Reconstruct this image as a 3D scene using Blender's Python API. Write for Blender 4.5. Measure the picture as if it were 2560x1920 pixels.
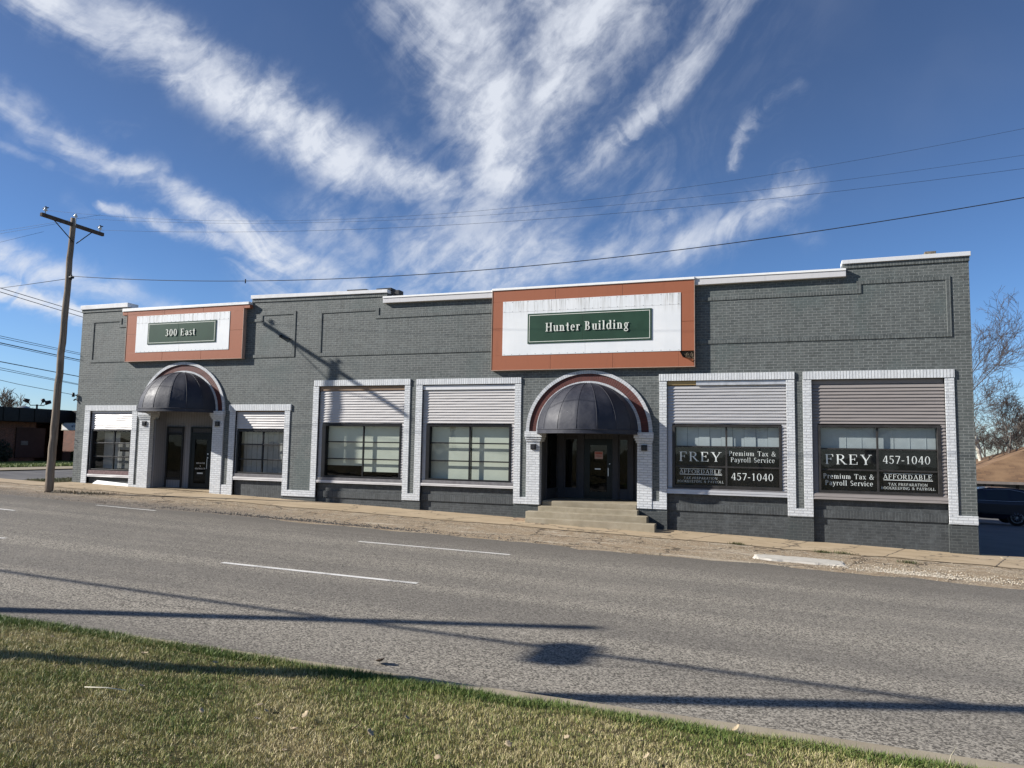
import bpy, math, random
import numpy as np
from mathutils import Vector, Matrix
for _o in list(bpy.data.objects): bpy.data.objects.remove(_o)
SC = bpy.context.scene
COL = SC.collection
R = math.radians

# ------------------------------------------------------------------ camera
PITCH, ROLL, YAW = R(4.8998), R(0.97795), R(-19.894)
cam_d = bpy.data.cameras.new('camera'); cam = bpy.data.objects.new('camera', cam_d); COL.objects.link(cam)
fw = Vector((math.sin(YAW)*math.cos(PITCH), math.cos(YAW)*math.cos(PITCH), math.sin(PITCH)))
r0 = Vector((math.cos(YAW), -math.sin(YAW), 0)); u0 = r0.cross(fw)
rr = r0*math.cos(ROLL)+u0*math.sin(ROLL); uu = u0*math.cos(ROLL)-r0*math.sin(ROLL)
cam.matrix_world = Matrix(((rr.x, uu.x, -fw.x, 0), (rr.y, uu.y, -fw.y, 0), (rr.z, uu.z, -fw.z, 0), (0, 0, 0, 1)))
cam_d.sensor_width = 36; cam_d.lens = 36*1850/2560; cam_d.clip_start = 0.1; cam_d.clip_end = 3000
SC.camera = cam

# ------------------------------------------------------------------ light and exposure
SUN_AZ, SUN_EL = R(67), R(27.8)      # light travels (sin az, cos az) over the ground
sun_d = bpy.data.lights.new('sun', 'SUN'); sun_d.energy = 5.0; sun_d.angle = R(0.53); sun_d.color = (1, .955, .89)
sun = bpy.data.objects.new('sun', sun_d); COL.objects.link(sun)
sv = Vector((math.sin(SUN_AZ)*math.cos(SUN_EL), math.cos(SUN_AZ)*math.cos(SUN_EL), -math.sin(SUN_EL)))
sun.rotation_euler = sv.to_track_quat('-Z', 'Y').to_euler()
SC.view_settings.view_transform = 'Standard'; SC.view_settings.look = 'None'
SC.view_settings.exposure = 0.70; SC.view_settings.gamma = 1
W = bpy.data.worlds.new('World'); SC.world = W; W.use_nodes = True
SKY_STRENGTH = 0.051
CLOUD = 0.52

STREAKS = [(-0.9445,0.4897,-0.8054,0.4604,0.0324,0.0297,0.75,0.8),(-0.8054,0.4604,-0.6666,0.4043,0.0297,0.0405,0.8,0.85),(-0.6666,0.4043,-0.5608,0.3684,0.0405,0.0378,0.85,0.75),(-0.5608,0.3684,-0.4406,0.3492,0.0378,0.0243,0.75,0.7),(-0.9958,0.3639,-0.914,0.3421,0.0216,0.0162,0.5,0.55),(-0.914,0.3421,-0.8053,0.3089,0.0162,0.0173,0.55,0.65),(-0.8053,0.3089,-0.729,0.2721,0.0173,0.0243,0.65,0.7),(-0.729,0.2721,-0.6177,0.2231,0.0243,0.0324,0.7,0.75),(-0.6177,0.2231,-0.5653,0.206,0.0324,0.0324,0.75,0.8),(-0.9858,0.3255,-0.9241,0.314,0.0076,0.0076,0.45,0.35),(-0.9241,0.314,-0.8661,0.3031,0.0076,0.0076,0.35,0.1),(-0.8712,0.2841,-0.8252,0.2686,0.0065,0.0097,0.6,0.6),(-0.8252,0.2686,-0.7658,0.2554,0.0097,0.0141,0.6,0.6),(-0.7658,0.2554,-0.6834,0.2326,0.0141,0.0151,0.6,0.55),(-0.9772,0.1993,-0.9042,0.1878,0.0216,0.0189,0.7,0.6),(-0.9042,0.1878,-0.8283,0.1688,0.0189,0.0151,0.6,0.55),(-0.8283,0.1688,-0.7743,0.1546,0.0151,0.0108,0.55,0.4),(-0.9747,0.1625,-0.922,0.1581,0.0151,0.0151,0.9,0.9),(-0.922,0.1581,-0.8814,0.1443,0.0151,0.013,0.9,0.7),(-0.4812,0.5753,-0.4113,0.4965,0.0703,0.0703,0.55,0.75),(-0.4113,0.4965,-0.3647,0.4279,0.0703,0.0595,0.75,0.85),(-0.3647,0.4279,-0.3689,0.3642,0.0595,0.0432,0.85,0.85),(-0.2435,0.58,-0.2987,0.4984,0.0919,0.0703,0.7,0.7),(-0.2987,0.4984,-0.3583,0.3892,0.0703,0.0486,0.7,0.75),(-0.0372,0.5629,-0.1007,0.5021,0.0297,0.027,0.35,0.6),(-0.1007,0.5021,-0.1761,0.4252,0.027,0.0216,0.6,0.6),(-0.1761,0.4252,-0.269,0.3647,0.0216,0.0216,0.6,0.45),(0.0311,0.436,-0.0289,0.4091,0.0151,0.0119,0.1,0.4),(-0.0289,0.4091,-0.0599,0.3696,0.0119,0.0076,0.5,0.5),(0.0292,0.3278,-0.0402,0.3,0.0243,0.0297,0.5,0.7),(-0.0402,0.3,-0.1227,0.2747,0.0297,0.0243,0.7,0.6),(-0.1227,0.2747,-0.2404,0.2519,0.0243,0.027,0.6,0.55),(-0.2404,0.2519,-0.3661,0.2248,0.027,0.0324,0.55,0.5),(-0.3689,0.3642,-0.4227,0.2965,0.0703,0.0811,0.55,0.5),(-0.4227,0.2965,-0.4752,0.2213,0.0811,0.0811,0.5,0.5),(-0.5773,0.2466,-0.5044,0.2925,0.0324,0.0324,0.35,0.4),(-0.5044,0.2925,-0.4402,0.3366,0.0324,0.0324,0.4,0.4),(-0.4481,0.2224,-0.2845,0.2782,0.0378,0.0378,0.4,0.4),(-0.2845,0.2782,-0.1491,0.3363,0.0378,0.0324,0.4,0.3),(-0.8722,0.3663,-0.8399,0.3672,0.0119,0.0119,0.3,0.2),(-0.9018,0.2787,-0.8807,0.2689,0.0086,0.0086,0.25,0.2),(-0.5988,0.2654,-0.476,0.2475,0.0649,0.0811,0.3,0.62),(-0.476,0.2475,-0.2842,0.2574,0.0811,0.0649,0.62,0.55),(-0.2842,0.2574,-0.0965,0.2886,0.0649,0.0432,0.55,0.35),(-0.5071,0.3727,-0.4342,0.3166,0.0486,0.0649,0.35,0.55),(-0.0554,0.2912,-0.02,0.318,0.0243,0.0243,0.5,0.65),(-0.02,0.318,0.0098,0.3298,0.0243,0.0189,0.65,0.5),(-0.0203,0.2887,0.0378,0.2742,0.0162,0.0141,0.4,0.15),(-0.7354,0.3941,-0.6682,0.4363,0.0324,0.0324,0.25,0.15),(-0.3499,0.5207,-0.3309,0.414,0.0973,0.0649,0.5,0.5),(-0.0172,0.5271,-0.1223,0.4078,0.0865,0.0811,0.16,0.16),(-0.269,0.3697,-0.1544,0.3857,0.0378,0.0324,0.4,0.2),(-0.729,0.2721,-0.6567,0.1894,0.0216,0.0378,0.3,0.7),(-0.828,0.164,-0.8922,0.1893,0.0216,0.0216,0.5,0.5),(1.2,0.5,1.9,0.3,0.06,0.05,0.5,0.5),(2.2,0.6,3.0,0.25,0.08,0.05,0.5,0.4),(-2.6,0.5,-1.6,0.3,0.05,0.07,0.5,0.5),(-2.9,0.2,-2.2,0.3,0.05,0.05,0.5,0.5)]
CONV = (-0.42, 0.28)

class NT:
    """small helper around a node tree"""
    def __init__(s, t): s.t = t
    def n(s, ty, **kw):
        nd = s.t.nodes.new(ty)
        for k, v in kw.items():
            if k.startswith('i_'):
                key = k[2:]
                nd.inputs[int(key) if key.isdigit() else key.replace('_', ' ')].default_value = v
            else: setattr(nd, k, v)
        return nd
    def link(s, a, b): s.t.links.new(a, b)
    def val(s, sock, v):
        if isinstance(v, (int, float, tuple, list)): sock.default_value = v
        else: s.link(v, sock)
    def m(s, op, a, b=0.0, c=None, clamp=False):
        nd = s.t.nodes.new('ShaderNodeMath'); nd.operation = op; nd.use_clamp = clamp
        s.val(nd.inputs[0], a); s.val(nd.inputs[1], b)
        if c is not None: s.val(nd.inputs[2], c)
        return nd.outputs[0]
    def mix(s, f, a, b, bt='MIX'):
        nd = s.t.nodes.new('ShaderNodeMix'); nd.data_type = 'RGBA'; nd.blend_type = bt
        s.val(nd.inputs[0], f)
        s.val(nd.inputs[6], a if not isinstance(a, tuple) else (*a, 1)[:4]); s.val(nd.inputs[7], b if not isinstance(b, tuple) else (*b, 1)[:4])
        return nd.outputs[2]
    def ss(s, x, lo, hi, a=0.0, b=1.0):
        nd = s.t.nodes.new('ShaderNodeMapRange'); nd.interpolation_type = 'SMOOTHSTEP'
        s.val(nd.inputs[0], x); nd.inputs[1].default_value = lo; nd.inputs[2].default_value = hi
        nd.inputs[3].default_value = a; nd.inputs[4].default_value = b
        return nd.outputs[0]
    def noise(s, vec, scale, detail=4, rough=.55, dim='3D', dist=0.0):
        nd = s.t.nodes.new('ShaderNodeTexNoise'); nd.noise_dimensions = dim
        nd.inputs['Scale'].default_value = scale; nd.inputs['Detail'].default_value = detail
        nd.inputs['Roughness'].default_value = rough; nd.inputs['Distortion'].default_value = dist
        if vec is not None: s.link(vec, nd.inputs['Vector'])
        return nd.outputs[0]
    def xyz(s, x=0.0, y=0.0, z=0.0):
        nd = s.t.nodes.new('ShaderNodeCombineXYZ')
        for i, v in enumerate((x, y, z)): s.val(nd.inputs[i], v)
        return nd.outputs[0]
    def sep(s, v):
        nd = s.t.nodes.new('ShaderNodeSeparateXYZ'); s.link(v, nd.inputs[0]); return nd.outputs

def build_world():
    W.node_tree.nodes.clear(); N = NT(W.node_tree)
    out = N.n('ShaderNodeOutputWorld'); bg = N.n('ShaderNodeBackground')
    sky = N.n('ShaderNodeTexSky'); sky.sky_type = 'NISHITA'; sky.sun_disc = False
    sky.sun_elevation = SUN_EL; sky.sun_rotation = math.atan2(-sv.x, -sv.y)
    sky.air_density = 1.0; sky.dust_density = 0.15; sky.ozone_density = 3.0; sky.altitude = 150
    tc = N.n('ShaderNodeTexCoord'); d = N.sep(tc.outputs['Generated'])
    az = N.m('ARCTAN2', d[0], d[1]); el = N.m('ARCSINE', d[2])
    # domain warp
    P0 = N.xyz(az, el, 0.0)
    w1 = N.n('ShaderNodeTexNoise', i_Scale=9.0, i_Detail=5.0, i_Roughness=.6); N.link(P0, w1.inputs['Vector'])
    ws = N.sep(w1.outputs['Color'])
    ax = N.m('MULTIPLY_ADD', N.m('SUBTRACT', ws[0], .5), .07, az)
    ay = N.m('MULTIPLY_ADD', N.m('SUBTRACT', ws[1], .5), .07, el)
    P = N.xyz(ax, ay, 0.0)
    # streak group
    g = bpy.data.node_groups.new('streak', 'ShaderNodeTree'); G = NT(g)
    for nm, ty in (('P', 'NodeSocketVector'), ('A', 'NodeSocketVector'), ('BA', 'NodeSocketVector'), ('K', 'NodeSocketVector'), ('L', 'NodeSocketFloat'), ('U', 'NodeSocketVector'), ('Din', 'NodeSocketFloat'), ('Vin', 'NodeSocketVector')):
        g.interface.new_socket(nm, in_out='INPUT', socket_type=ty)
    g.interface.new_socket('D', in_out='OUTPUT', socket_type='NodeSocketFloat'); g.interface.new_socket('V', in_out='OUTPUT', socket_type='NodeSocketVector'); g.interface.new_socket('Pn', in_out='OUTPUT', socket_type='NodeSocketVector')
    gi = G.n('NodeGroupInput'); go = G.n('NodeGroupOutput')
    def vm(op, a, b=None):
        nd = g.nodes.new('ShaderNodeVectorMath'); nd.operation = op; G.link(a, nd.inputs[0])
        if b is not None: G.link(b, nd.inputs[1])
        return nd
    pa = vm('SUBTRACT', gi.outputs['P'], gi.outputs['A']).outputs[0]
    t = G.m('DIVIDE', vm('DOT_PRODUCT', pa, gi.outputs['BA']).outputs['Value'], gi.outputs['L'], clamp=True)
    sc = g.nodes.new('ShaderNodeVectorMath'); sc.operation = 'SCALE'; G.link(gi.outputs['BA'], sc.inputs[0]); G.link(t, sc.inputs['Scale'])
    dist = vm('LENGTH', vm('SUBTRACT', pa, sc.outputs[0]).outputs[0]).outputs['Value']
    k = G.sep(gi.outputs['K'])            # wA, wB-wA, dA + (dB-dA) packed in z below
    wid = G.m('MULTIPLY', G.m('MULTIPLY_ADD', t, k[1], k[0]), 1.12)
    q = G.m('DIVIDE', dist, wid)
    fall = G.ss(q, 2.15, 0.0)
    dd_ = G.m('MAXIMUM', gi.outputs['Din'], G.m('MULTIPLY', G.m('POWER', fall, 1.2), k[2])); G.link(dd_, go.inputs[0])
    G.link(vm('ADD', gi.outputs['P'], G.xyz(0.0, 0.0, G.m('MULTIPLY', dd_, 1e-7))).outputs[0], go.inputs[2])     # keeps the chain in order
    wgt = G.m('ADD', G.m('POWER', G.ss(q, 3.2, 0.0), 3.0), .0005)
    s2 = g.nodes.new('ShaderNodeVectorMath'); s2.operation = 'SCALE'; G.link(gi.outputs['U'], s2.inputs[0]); G.link(wgt, s2.inputs['Scale'])
    G.link(vm('ADD', s2.outputs[0], gi.outputs['Vin']).outputs[0], go.inputs[1])
    acc = None; vec = None
    for a0, e0, a1, e1, wA, wB, dA, dB in STREAKS:
        nd = W.node_tree.nodes.new('ShaderNodeGroup'); nd.node_tree = g
        N.link(P if acc is None else pn, nd.inputs['P'])
        nd.inputs['A'].default_value = (a0, e0, 0); nd.inputs['BA'].default_value = (a1-a0, e1-e0, 0)
        nd.inputs['K'].default_value = (wA, wB-wA, (dA+dB)/2); nd.inputs['L'].default_value = (a1-a0)**2+(e1-e0)**2
        ux, uy = a1-a0, e1-e0; L_ = math.hypot(ux, uy); sg = -1 if uy > 0 else 1; far = a0 > 1 or a0 < -1.1
        nd.inputs['U'].default_value = (0, 0, 0) if far else (sg*ux/L_, sg*uy/L_, 1)
        if acc is not None: N.link(acc, nd.inputs['Din']); N.link(vec, nd.inputs['Vin'])
        acc, vec, pn = nd.outputs[0], nd.outputs[1], nd.outputs[2]
    vs_ = N.sep(vec); dxs, dys, sw = vs_[0], vs_[1], vs_[2]
    # fibres combed along the bands
    nl = N.m('SQRT', N.m('ADD', N.m('MULTIPLY', dxs, dxs), N.m('MULTIPLY_ADD', dys, dys, 1e-9)))
    ux = N.m('DIVIDE', dxs, nl); uy = N.m('DIVIDE', dys, nl)
    bx_ = N.m('MULTIPLY_ADD', N.m('SUBTRACT', ax, az), .3, az); by_ = N.m('MULTIPLY_ADD', N.m('SUBTRACT', ay, el), .3, el)
    rx = N.m('SUBTRACT', bx_, CONV[0]); ry = N.m('SUBTRACT', by_, CONV[1])
    lo = N.m('ADD', N.m('MULTIPLY', rx, ux), N.m('MULTIPLY', ry, uy)); ac = N.m('SUBTRACT', N.m('MULTIPLY', rx, uy), N.m('MULTIPLY', ry, ux))
    f1 = N.noise(N.xyz(N.m('MULTIPLY', lo, 5.0), N.m('MULTIPLY', ac, 34.0), 3.3), 1.0, 7, .62)
    f4 = N.noise(N.xyz(N.m('MULTIPLY', lo, 16.0), N.m('MULTIPLY', ac, 75.0), 9.3), 1.0, 4, .6)
    f2 = N.noise(N.xyz(N.m('ADD', az, N.m('MULTIPLY', el, 1.2)), N.m('MULTIPLY', N.m('SUBTRACT', el, N.m('MULTIPLY', az, .9)), 2.2), 7.0), 14.0, 6, .62, dist=.3)
    coh = N.ss(N.m('DIVIDE', nl, sw), .80, .98)
    fib = N.m('ADD', N.m('MULTIPLY', f1, .46), N.m('ADD', N.m('MULTIPLY', f2, .36), N.m('MULTIPLY', f4, .18)))
    f5 = N.noise(P, 11.0, 7, .6)
    er = N.m('ADD', N.m('MULTIPLY', N.ss(fib, .34, .66), coh), N.m('MULTIPLY', N.ss(N.m('MULTIPLY_ADD', f2, .5, N.m('MULTIPLY', f5, .5)), .34, .66), N.m('SUBTRACT', 1.0, coh)))
    dens = N.m('MULTIPLY', N.ss(N.m('ADD', acc, N.m('MULTIPLY', N.m('SUBTRACT', er, .54), .72)), -.10, 1.15), 1.0)
    dens = N.m('MULTIPLY', dens, N.ss(acc, 0.0, .85, 0, 1.12)); dens = N.m('MULTIPLY', dens, N.ss(N.noise(P, 7.0, 5, .6), .30, .60, .55, 1.05))
    veil = N.m('MULTIPLY', N.ss(N.noise(P, 2.6, 4, .5), .5, .78), .07)
    dens = N.m('MINIMUM', N.m('ADD', dens, veil), .93)
    dens = N.m('MULTIPLY', dens, N.ss(el, 0.02, .14))
    tint = N.mix(N.ss(el, .0, .5), (1.06, 1.26, 1.66), (1.12, 1.04, 1.14))
    skc = N.mix(1.0, sky.outputs[0], tint, 'MULTIPLY')
    hsv = N.n('ShaderNodeHueSaturation', i_Saturation=1.1, i_Value=1.0); N.link(skc, hsv.inputs['Color'])
    cl = CLOUD/SKY_STRENGTH
    col = N.mix(dens, hsv.outputs[0], (cl*.93, cl*.98, cl*1.08))
    N.link(col, bg.inputs[0]); bg.inputs[1].default_value = SKY_STRENGTH
    N.link(bg.outputs[0], out.inputs[0])
build_world()
W.cycles.sampling_method = 'MANUAL'; W.cycles.sample_map_resolution = 512

# ------------------------------------------------------------------ mesh and object helpers
def V3(p): return (float(p[0]), float(p[1]), float(p[2]))
class MB:
    def __init__(s): s.v = []; s.f = []; s.smooth = []
    def face(s, pts, sm=False):
        b = len(s.v); s.v += [V3(p) for p in pts]; s.f.append(tuple(range(b, b+len(pts)))); s.smooth.append(sm)
    def box(s, x0, x1, y0, y1, z0, z1, z0r=None, z1r=None):
        z0r = z0 if z0r is None else z0r; z1r = z1 if z1r is None else z1r
        b = len(s.v)
        s.v += [(x0, y0, z0), (x1, y0, z0r), (x1, y1, z0r), (x0, y1, z0), (x0, y0, z1), (x1, y0, z1r), (x1, y1, z1r), (x0, y1, z1)]
        for q in ((0, 1, 5, 4), (1, 2, 6, 5), (2, 3, 7, 6), (3, 0, 4, 7), (4, 5, 6, 7), (3, 2, 1, 0)):
            s.f.append(tuple(b+i for i in q)); s.smooth.append(False)
        return s
    def hexa(s, p):
        b = len(s.v); s.v += [V3(q) for q in p]
        for q in ((0, 1, 5, 4), (1, 2, 6, 5), (2, 3, 7, 6), (3, 0, 4, 7), (4, 5, 6, 7), (3, 2, 1, 0)):
            s.f.append(tuple(b+i for i in q)); s.smooth.append(False)
    def prism(s, poly, y0, y1):
        """poly: (x, z) list, extruded along y"""
        n = len(poly); b = len(s.v)
        a = sum(poly[i][0]*poly[(i+1) % n][1]-poly[(i+1) % n][0]*poly[i][1] for i in range(n))
        if a < 0: poly = poly[::-1]
        s.v += [(x, y0, z) for x, z in poly]+[(x, y1, z) for x, z in poly]
        s.f.append(tuple(b+i for i in range(n))); s.smooth.append(False)
        s.f.append(tuple(b+n+i for i in reversed(range(n)))); s.smooth.append(False)
        for i in range(n):
            j = (i+1) % n; s.f.append((b+j, b+i, b+n+i, b+n+j)); s.smooth.append(False)
    def tube(s, path, rad, n=8, cap=True, sm=True):
        path = [Vector(p) for p in path]; m = len(path)
        if not hasattr(rad, '__len__'): rad = [rad]*m
        b = len(s.v); up = None
        for i, p in enumerate(path):
            t = (path[min(i+1, m-1)]-path[max(i-1, 0)]).normalized()
            if up is None:
                up = Vector((0, 0, 1)) if abs(t.z) < .9 else Vector((1, 0, 0))
            a = t.cross(up).normalized(); up = a.cross(t).normalized()
            for k in range(n):
                q = p+(a*math.cos(2*math.pi*k/n)+up*math.sin(2*math.pi*k/n))*rad[i]; s.v.append((q.x, q.y, q.z))
        for i in range(m-1):
            for k in range(n):
                k2 = (k+1) % n
                s.f.append((b+i*n+k, b+i*n+k2, b+(i+1)*n+k2, b+(i+1)*n+k)); s.smooth.append(sm)
        if cap:
            s.f.append(tuple(b+k for k in reversed(range(n)))); s.smooth.append(False)
            s.f.append(tuple(b+(m-1)*n+k for k in range(n))); s.smooth.append(False)
    def lathe(s, cx, cy, prof, n=16, axis='z', sm=True):
        """prof: (radius, height) list"""
        b = len(s.v); m = len(prof)
        for r_, h in prof:
            for k in range(n):
                c, d = r_*math.cos(2*math.pi*k/n), r_*math.sin(2*math.pi*k/n)
                s.v.append((cx+c, cy+d, h) if axis == 'z' else (cx+c, h, cy+d))
        for i in range(m-1):
            for k in range(n):
                k2 = (k+1) % n; s.f.append((b+i*n+k, b+i*n+k2, b+(i+1)*n+k2, b+(i+1)*n+k)); s.smooth.append(sm)
        s.f.append(tuple(b+k for k in reversed(range(n)))); s.smooth.append(False)
        s.f.append(tuple(b+(m-1)*n+k for k in range(n))); s.smooth.append(False)
    def grid(s, nx, ny, fn, sm=False):
        b = len(s.v)
        for j in range(ny+1):
            for i in range(nx+1): s.v.append(V3(fn(i/nx, j/ny)))
        for j in range(ny):
            for i in range(nx):
                a = b+j*(nx+1)+i; s.f.append((a, a+1, a+nx+2, a+nx+1)); s.smooth.append(sm)
    def build(s, name, mat, parent=None, bevel=0.0, label=None):
        me = bpy.data.meshes.new(name)
        off = Vector((0, 0, 0))
        p = parent
        while p is not None: off += p.location; p = p.parent
        me.from_pydata([(x-off.x, y-off.y, z-off.z) for x, y, z in s.v], [], s.f)
        me.polygons.foreach_set('use_smooth', s.smooth); me.materials.append(mat); me.update()
        o = bpy.data.objects.new(name, me); COL.objects.link(o)
        if parent is not None: o.parent = parent
        if label: o['label'] = label
        if bevel > 0:
            md = o.modifiers.new('bevel', 'BEVEL'); md.width = bevel; md.segments = 2; md.limit_method = 'ANGLE'
        return o
def thing(name, label, cat, loc, group=None):
    o = bpy.data.objects.new(name, None); o.empty_display_size = .2; COL.objects.link(o); o.location = loc
    return tag(o, label, cat, group)
def tag(o, label, cat, group=None):
    o['label'] = label; o['category'] = cat
    if group: o['group'] = group
    return o
def kind(o, k, label=None, cat=None):
    o['kind'] = k
    if label: o['label'] = label
    if cat: o['category'] = cat
    return o
def copy_tree(o, parent=None):
    c = o.copy(); COL.objects.link(c)
    if parent is not None: c.parent = parent
    for ch in list(o.children): copy_tree(ch, c)
    return c

# ------------------------------------------------------------------ materials
def mat(name):
    m = bpy.data.materials.new(name); m.use_nodes = True; m.node_tree.nodes.clear(); N = NT(m.node_tree)
    b = N.n('ShaderNodeBsdfPrincipled'); o = N.n('ShaderNodeOutputMaterial'); N.link(b.outputs[0], o.inputs[0])
    return m, N, b
def bump(N, b, h, strength=.5, dist=.01):
    nd = N.n('ShaderNodeBump', i_Strength=strength, i_Distance=dist); N.link(h, nd.inputs['Height']); N.link(nd.outputs[0], b.inputs['Normal'])
def c4(c): return (*c, 1)
def objco(N): return N.n('ShaderNodeTexCoord').outputs['Object']
def plain(name, col, rough=.6, metal=0.0, var=.12, scale=6.0, bmp=0.0, bscale=60.0, spec=.25):
    m, N, b = mat(name); co = objco(N)
    n = N.noise(co, scale, 5, .6)
    N.link(N.mix(N.ss(n, .25, .75), tuple(x*(1-var) for x in col), tuple(min(1, x*(1+var)) for x in col)), b.inputs['Base Color'])
    b.inputs['Roughness'].default_value = rough; b.inputs['Metallic'].default_value = metal; b.inputs['Specular IOR Level'].default_value = spec
    if bmp: bump(N, b, N.noise(co, bscale, 4, .6), bmp, .004)
    return m
def brick(name, c1, c2, cm, w=.2194, h=.0731, mortar=.007, swap=False, bstr=.7, dirt=.25, paint=.5, chip=None, lowz=None, blot=1.0):
    m, N, b = mat(name); co = objco(N); s = N.sep(co)
    hx = N.m('ADD', s[0], s[1])
    # hand laid courses wander a little
    wob = N.m('MULTIPLY', N.m('SUBTRACT', N.noise(co, 1.7, 3), .5), .03)
    wob2 = N.m('MULTIPLY', N.m('SUBTRACT', N.noise(co, 30, 3), .5), .012)
    zz = N.m('ADD', N.m('ADD', s[2], wob), wob2); hx = N.m('ADD', hx, wob2)
    v = N.xyz(zz, hx, 0.0) if swap else N.xyz(hx, zz, 0.0)
    bt = N.n('ShaderNodeTexBrick', offset=0.0 if swap else .5, i_Scale=1.0); N.link(v, bt.inputs['Vector'])
    bt.inputs['Color1'].default_value = c4(c1); bt.inputs['Color2'].default_value = c4(c2); bt.inputs['Mortar'].default_value = c4(cm)
    bt.inputs['Mortar Size'].default_value = mortar; bt.inputs['Mortar Smooth'].default_value = .35; bt.inputs['Bias'].default_value = 0
    bt.inputs['Brick Width'].default_value = w; bt.inputs['Row Height'].default_value = h
    big = N.noise(co, 1.1, 5, .6); fine = N.noise(co, 45, 4, .65); mid = N.noise(co, 6.5, 5, .7)
    col = N.mix(N.ss(big, .3, .75, 0, dirt), bt.outputs[0], tuple(x*.62 for x in c1))
    col = N.mix(N.ss(fine, 0.45, .72, 0, .5*blot), col, tuple(min(1, x*1.5) for x in c1))
    col = N.mix(N.ss(mid, 0.50, .68, 0, .6*blot), col, tuple(min(1, x*1.6) for x in c1)); col = N.mix(N.ss(mid, 0.47, .32, 0, .5*blot), col, tuple(x*.5 for x in c1))  # mottled paint, with highlights off the joints painted in as pale patches
    if chip:
        mps = N.n('ShaderNodeMapping'); mps.inputs['Scale'].default_value = (2.2, 2.2, .22); N.link(co, mps.inputs[0])
        stn = N.noise(mps.outputs[0], 1.2, 6, .65); col = N.mix(N.ss(stn, .54, .70, 0, .35), col, tuple(min(1, x*1.55) for x in c1)); col = N.mix(N.ss(stn, .44, .28, 0, .40), col, tuple(x*.55 for x in c1))
        col = N.mix(N.ss(N.noise(co, .55, 4), .52, .68, 0, .30), col, (c1[0]*.8, c1[1]*1.05, c1[2]*1.06))
        col = N.mix(N.ss(N.noise(co, 14, 5, .7), .70, .74), col, chip)
    if lowz is not None:      # a darker coat of paint on the plinth
        col = N.mix(N.ss(N.m('ADD', s[2], N.m('MULTIPLY', N.m('SUBTRACT', fine, .5), .03)), lowz+.01, lowz-.01, 0, .62), col, (.035, .039, .042))
    N.link(col, b.inputs['Base Color']); b.inputs['Roughness'].default_value = .62; b.inputs['Specular IOR Level'].default_value = paint*.5
    hgt = N.m('ADD', N.m('MULTIPLY', bt.outputs['Fac'], -1.0), N.m('ADD', N.m('MULTIPLY', fine, .7), N.m('MULTIPLY', N.noise(co, 9, 3), .5)))
    bump(N, b, hgt, bstr, .008)
    return m
GREY = brick('painted_grey_brick', (.106, .117, .113), (.078, .087, .085), (.25, .263, .256), chip=(.07, .05, .045), bstr=1.0, lowz=.395)  # pale mortar colour paints in the sun catching the joint edges
GREYD = brick('charcoal_painted_brick', (.066, .072, .074), (.050, .055, .057), (.105, .112, .115), chip=(.12, .11, .10), bstr=1.0)
GREYS = brick('painted_grey_soldier_brick', (.106, .117, .113), (.078, .087, .085), (.19, .20, .195), w=.215, h=.0731, swap=False, bstr=.7)
def soldier(name, c1, c2, cm, **k):  # bricks on end: narrow across, tall
    return brick(name, c1, c2, cm, w=5.0, h=.0735, mortar=k.pop('mortar', .006), swap=True, **k)
GREYV = soldier('painted_grey_upright_brick', (.106, .117, .113), (.078, .087, .085), (.20, .21, .205))
GREYDV = soldier('charcoal_upright_brick', (.066, .072, .074), (.050, .055, .057), (.105, .112, .115))
WHITEB = brick('painted_white_brick', (.66, .68, .69), (.56, .58, .595), (.44, .455, .47), mortar=.010, bstr=1.2, dirt=.22, blot=.22)
WHITEV = soldier('painted_white_upright_brick', (.66, .68, .69), (.56, .58, .595), (.34, .35, .36), mortar=.010, bstr=1.2, dirt=.22, blot=.22)
def arch_mat(name, c1, c2, cm, cx, cz, rough=.62):
    m, N, b = mat(name); co = objco(N); s = N.sep(co)
    ang = N.m('ARCTAN2', N.m('SUBTRACT', s[2], cz), N.m('SUBTRACT', s[0], cx))
    fr = N.m('FRACT', N.m('MULTIPLY', ang, 25.0)); idn = N.m('FLOOR', N.m('MULTIPLY', ang, 25.0))
    wn = N.n('ShaderNodeTexWhiteNoise', noise_dimensions='1D'); N.link(idn, wn.inputs['W'])
    jt = N.m('MULTIPLY', N.ss(fr, .0, .1), N.ss(fr, 1.0, .9))
    col = N.mix(wn.outputs[0], c1, c2); col = N.mix(jt, cm, col)
    fine = N.noise(co, 40, 4)
    N.link(N.mix(N.ss(fine, .5, .8, 0, .4), col, tuple(x*.6 for x in c1)), b.inputs['Base Color']); b.inputs['Roughness'].default_value = rough
    bump(N, b, N.m('ADD', jt, N.m('MULTIPLY', fine, .6)), .7, .008)
    return m
def streaky(name, col, dirtc, amt=.5, rough=.45, zs=1.0, scale=(9, 9, .7), metal=0.0):
    """painted metal or board with rain streaks"""
    m, N, b = mat(name); co = objco(N)
    mp = N.n('ShaderNodeMapping'); mp.inputs['Scale'].default_value = scale; N.link(co, mp.inputs[0])
    n = N.noise(mp.outputs[0], 1.6, 6, .65); n2 = N.noise(co, 2.2, 4)
    f = N.m('MULTIPLY', N.ss(n, .5, .75), N.ss(n2, .35, .7, .2, 1.0))
    N.link(N.mix(N.m('MULTIPLY', f, amt), col, dirtc), b.inputs['Base Color'])
    b.inputs['Roughness'].default_value = rough; b.inputs['Metallic'].default_value = metal; b.inputs['Specular IOR Level'].default_value = .3
    bump(N, b, N.noise(co, 3.0, 3), .12, .02)
    return m
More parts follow.
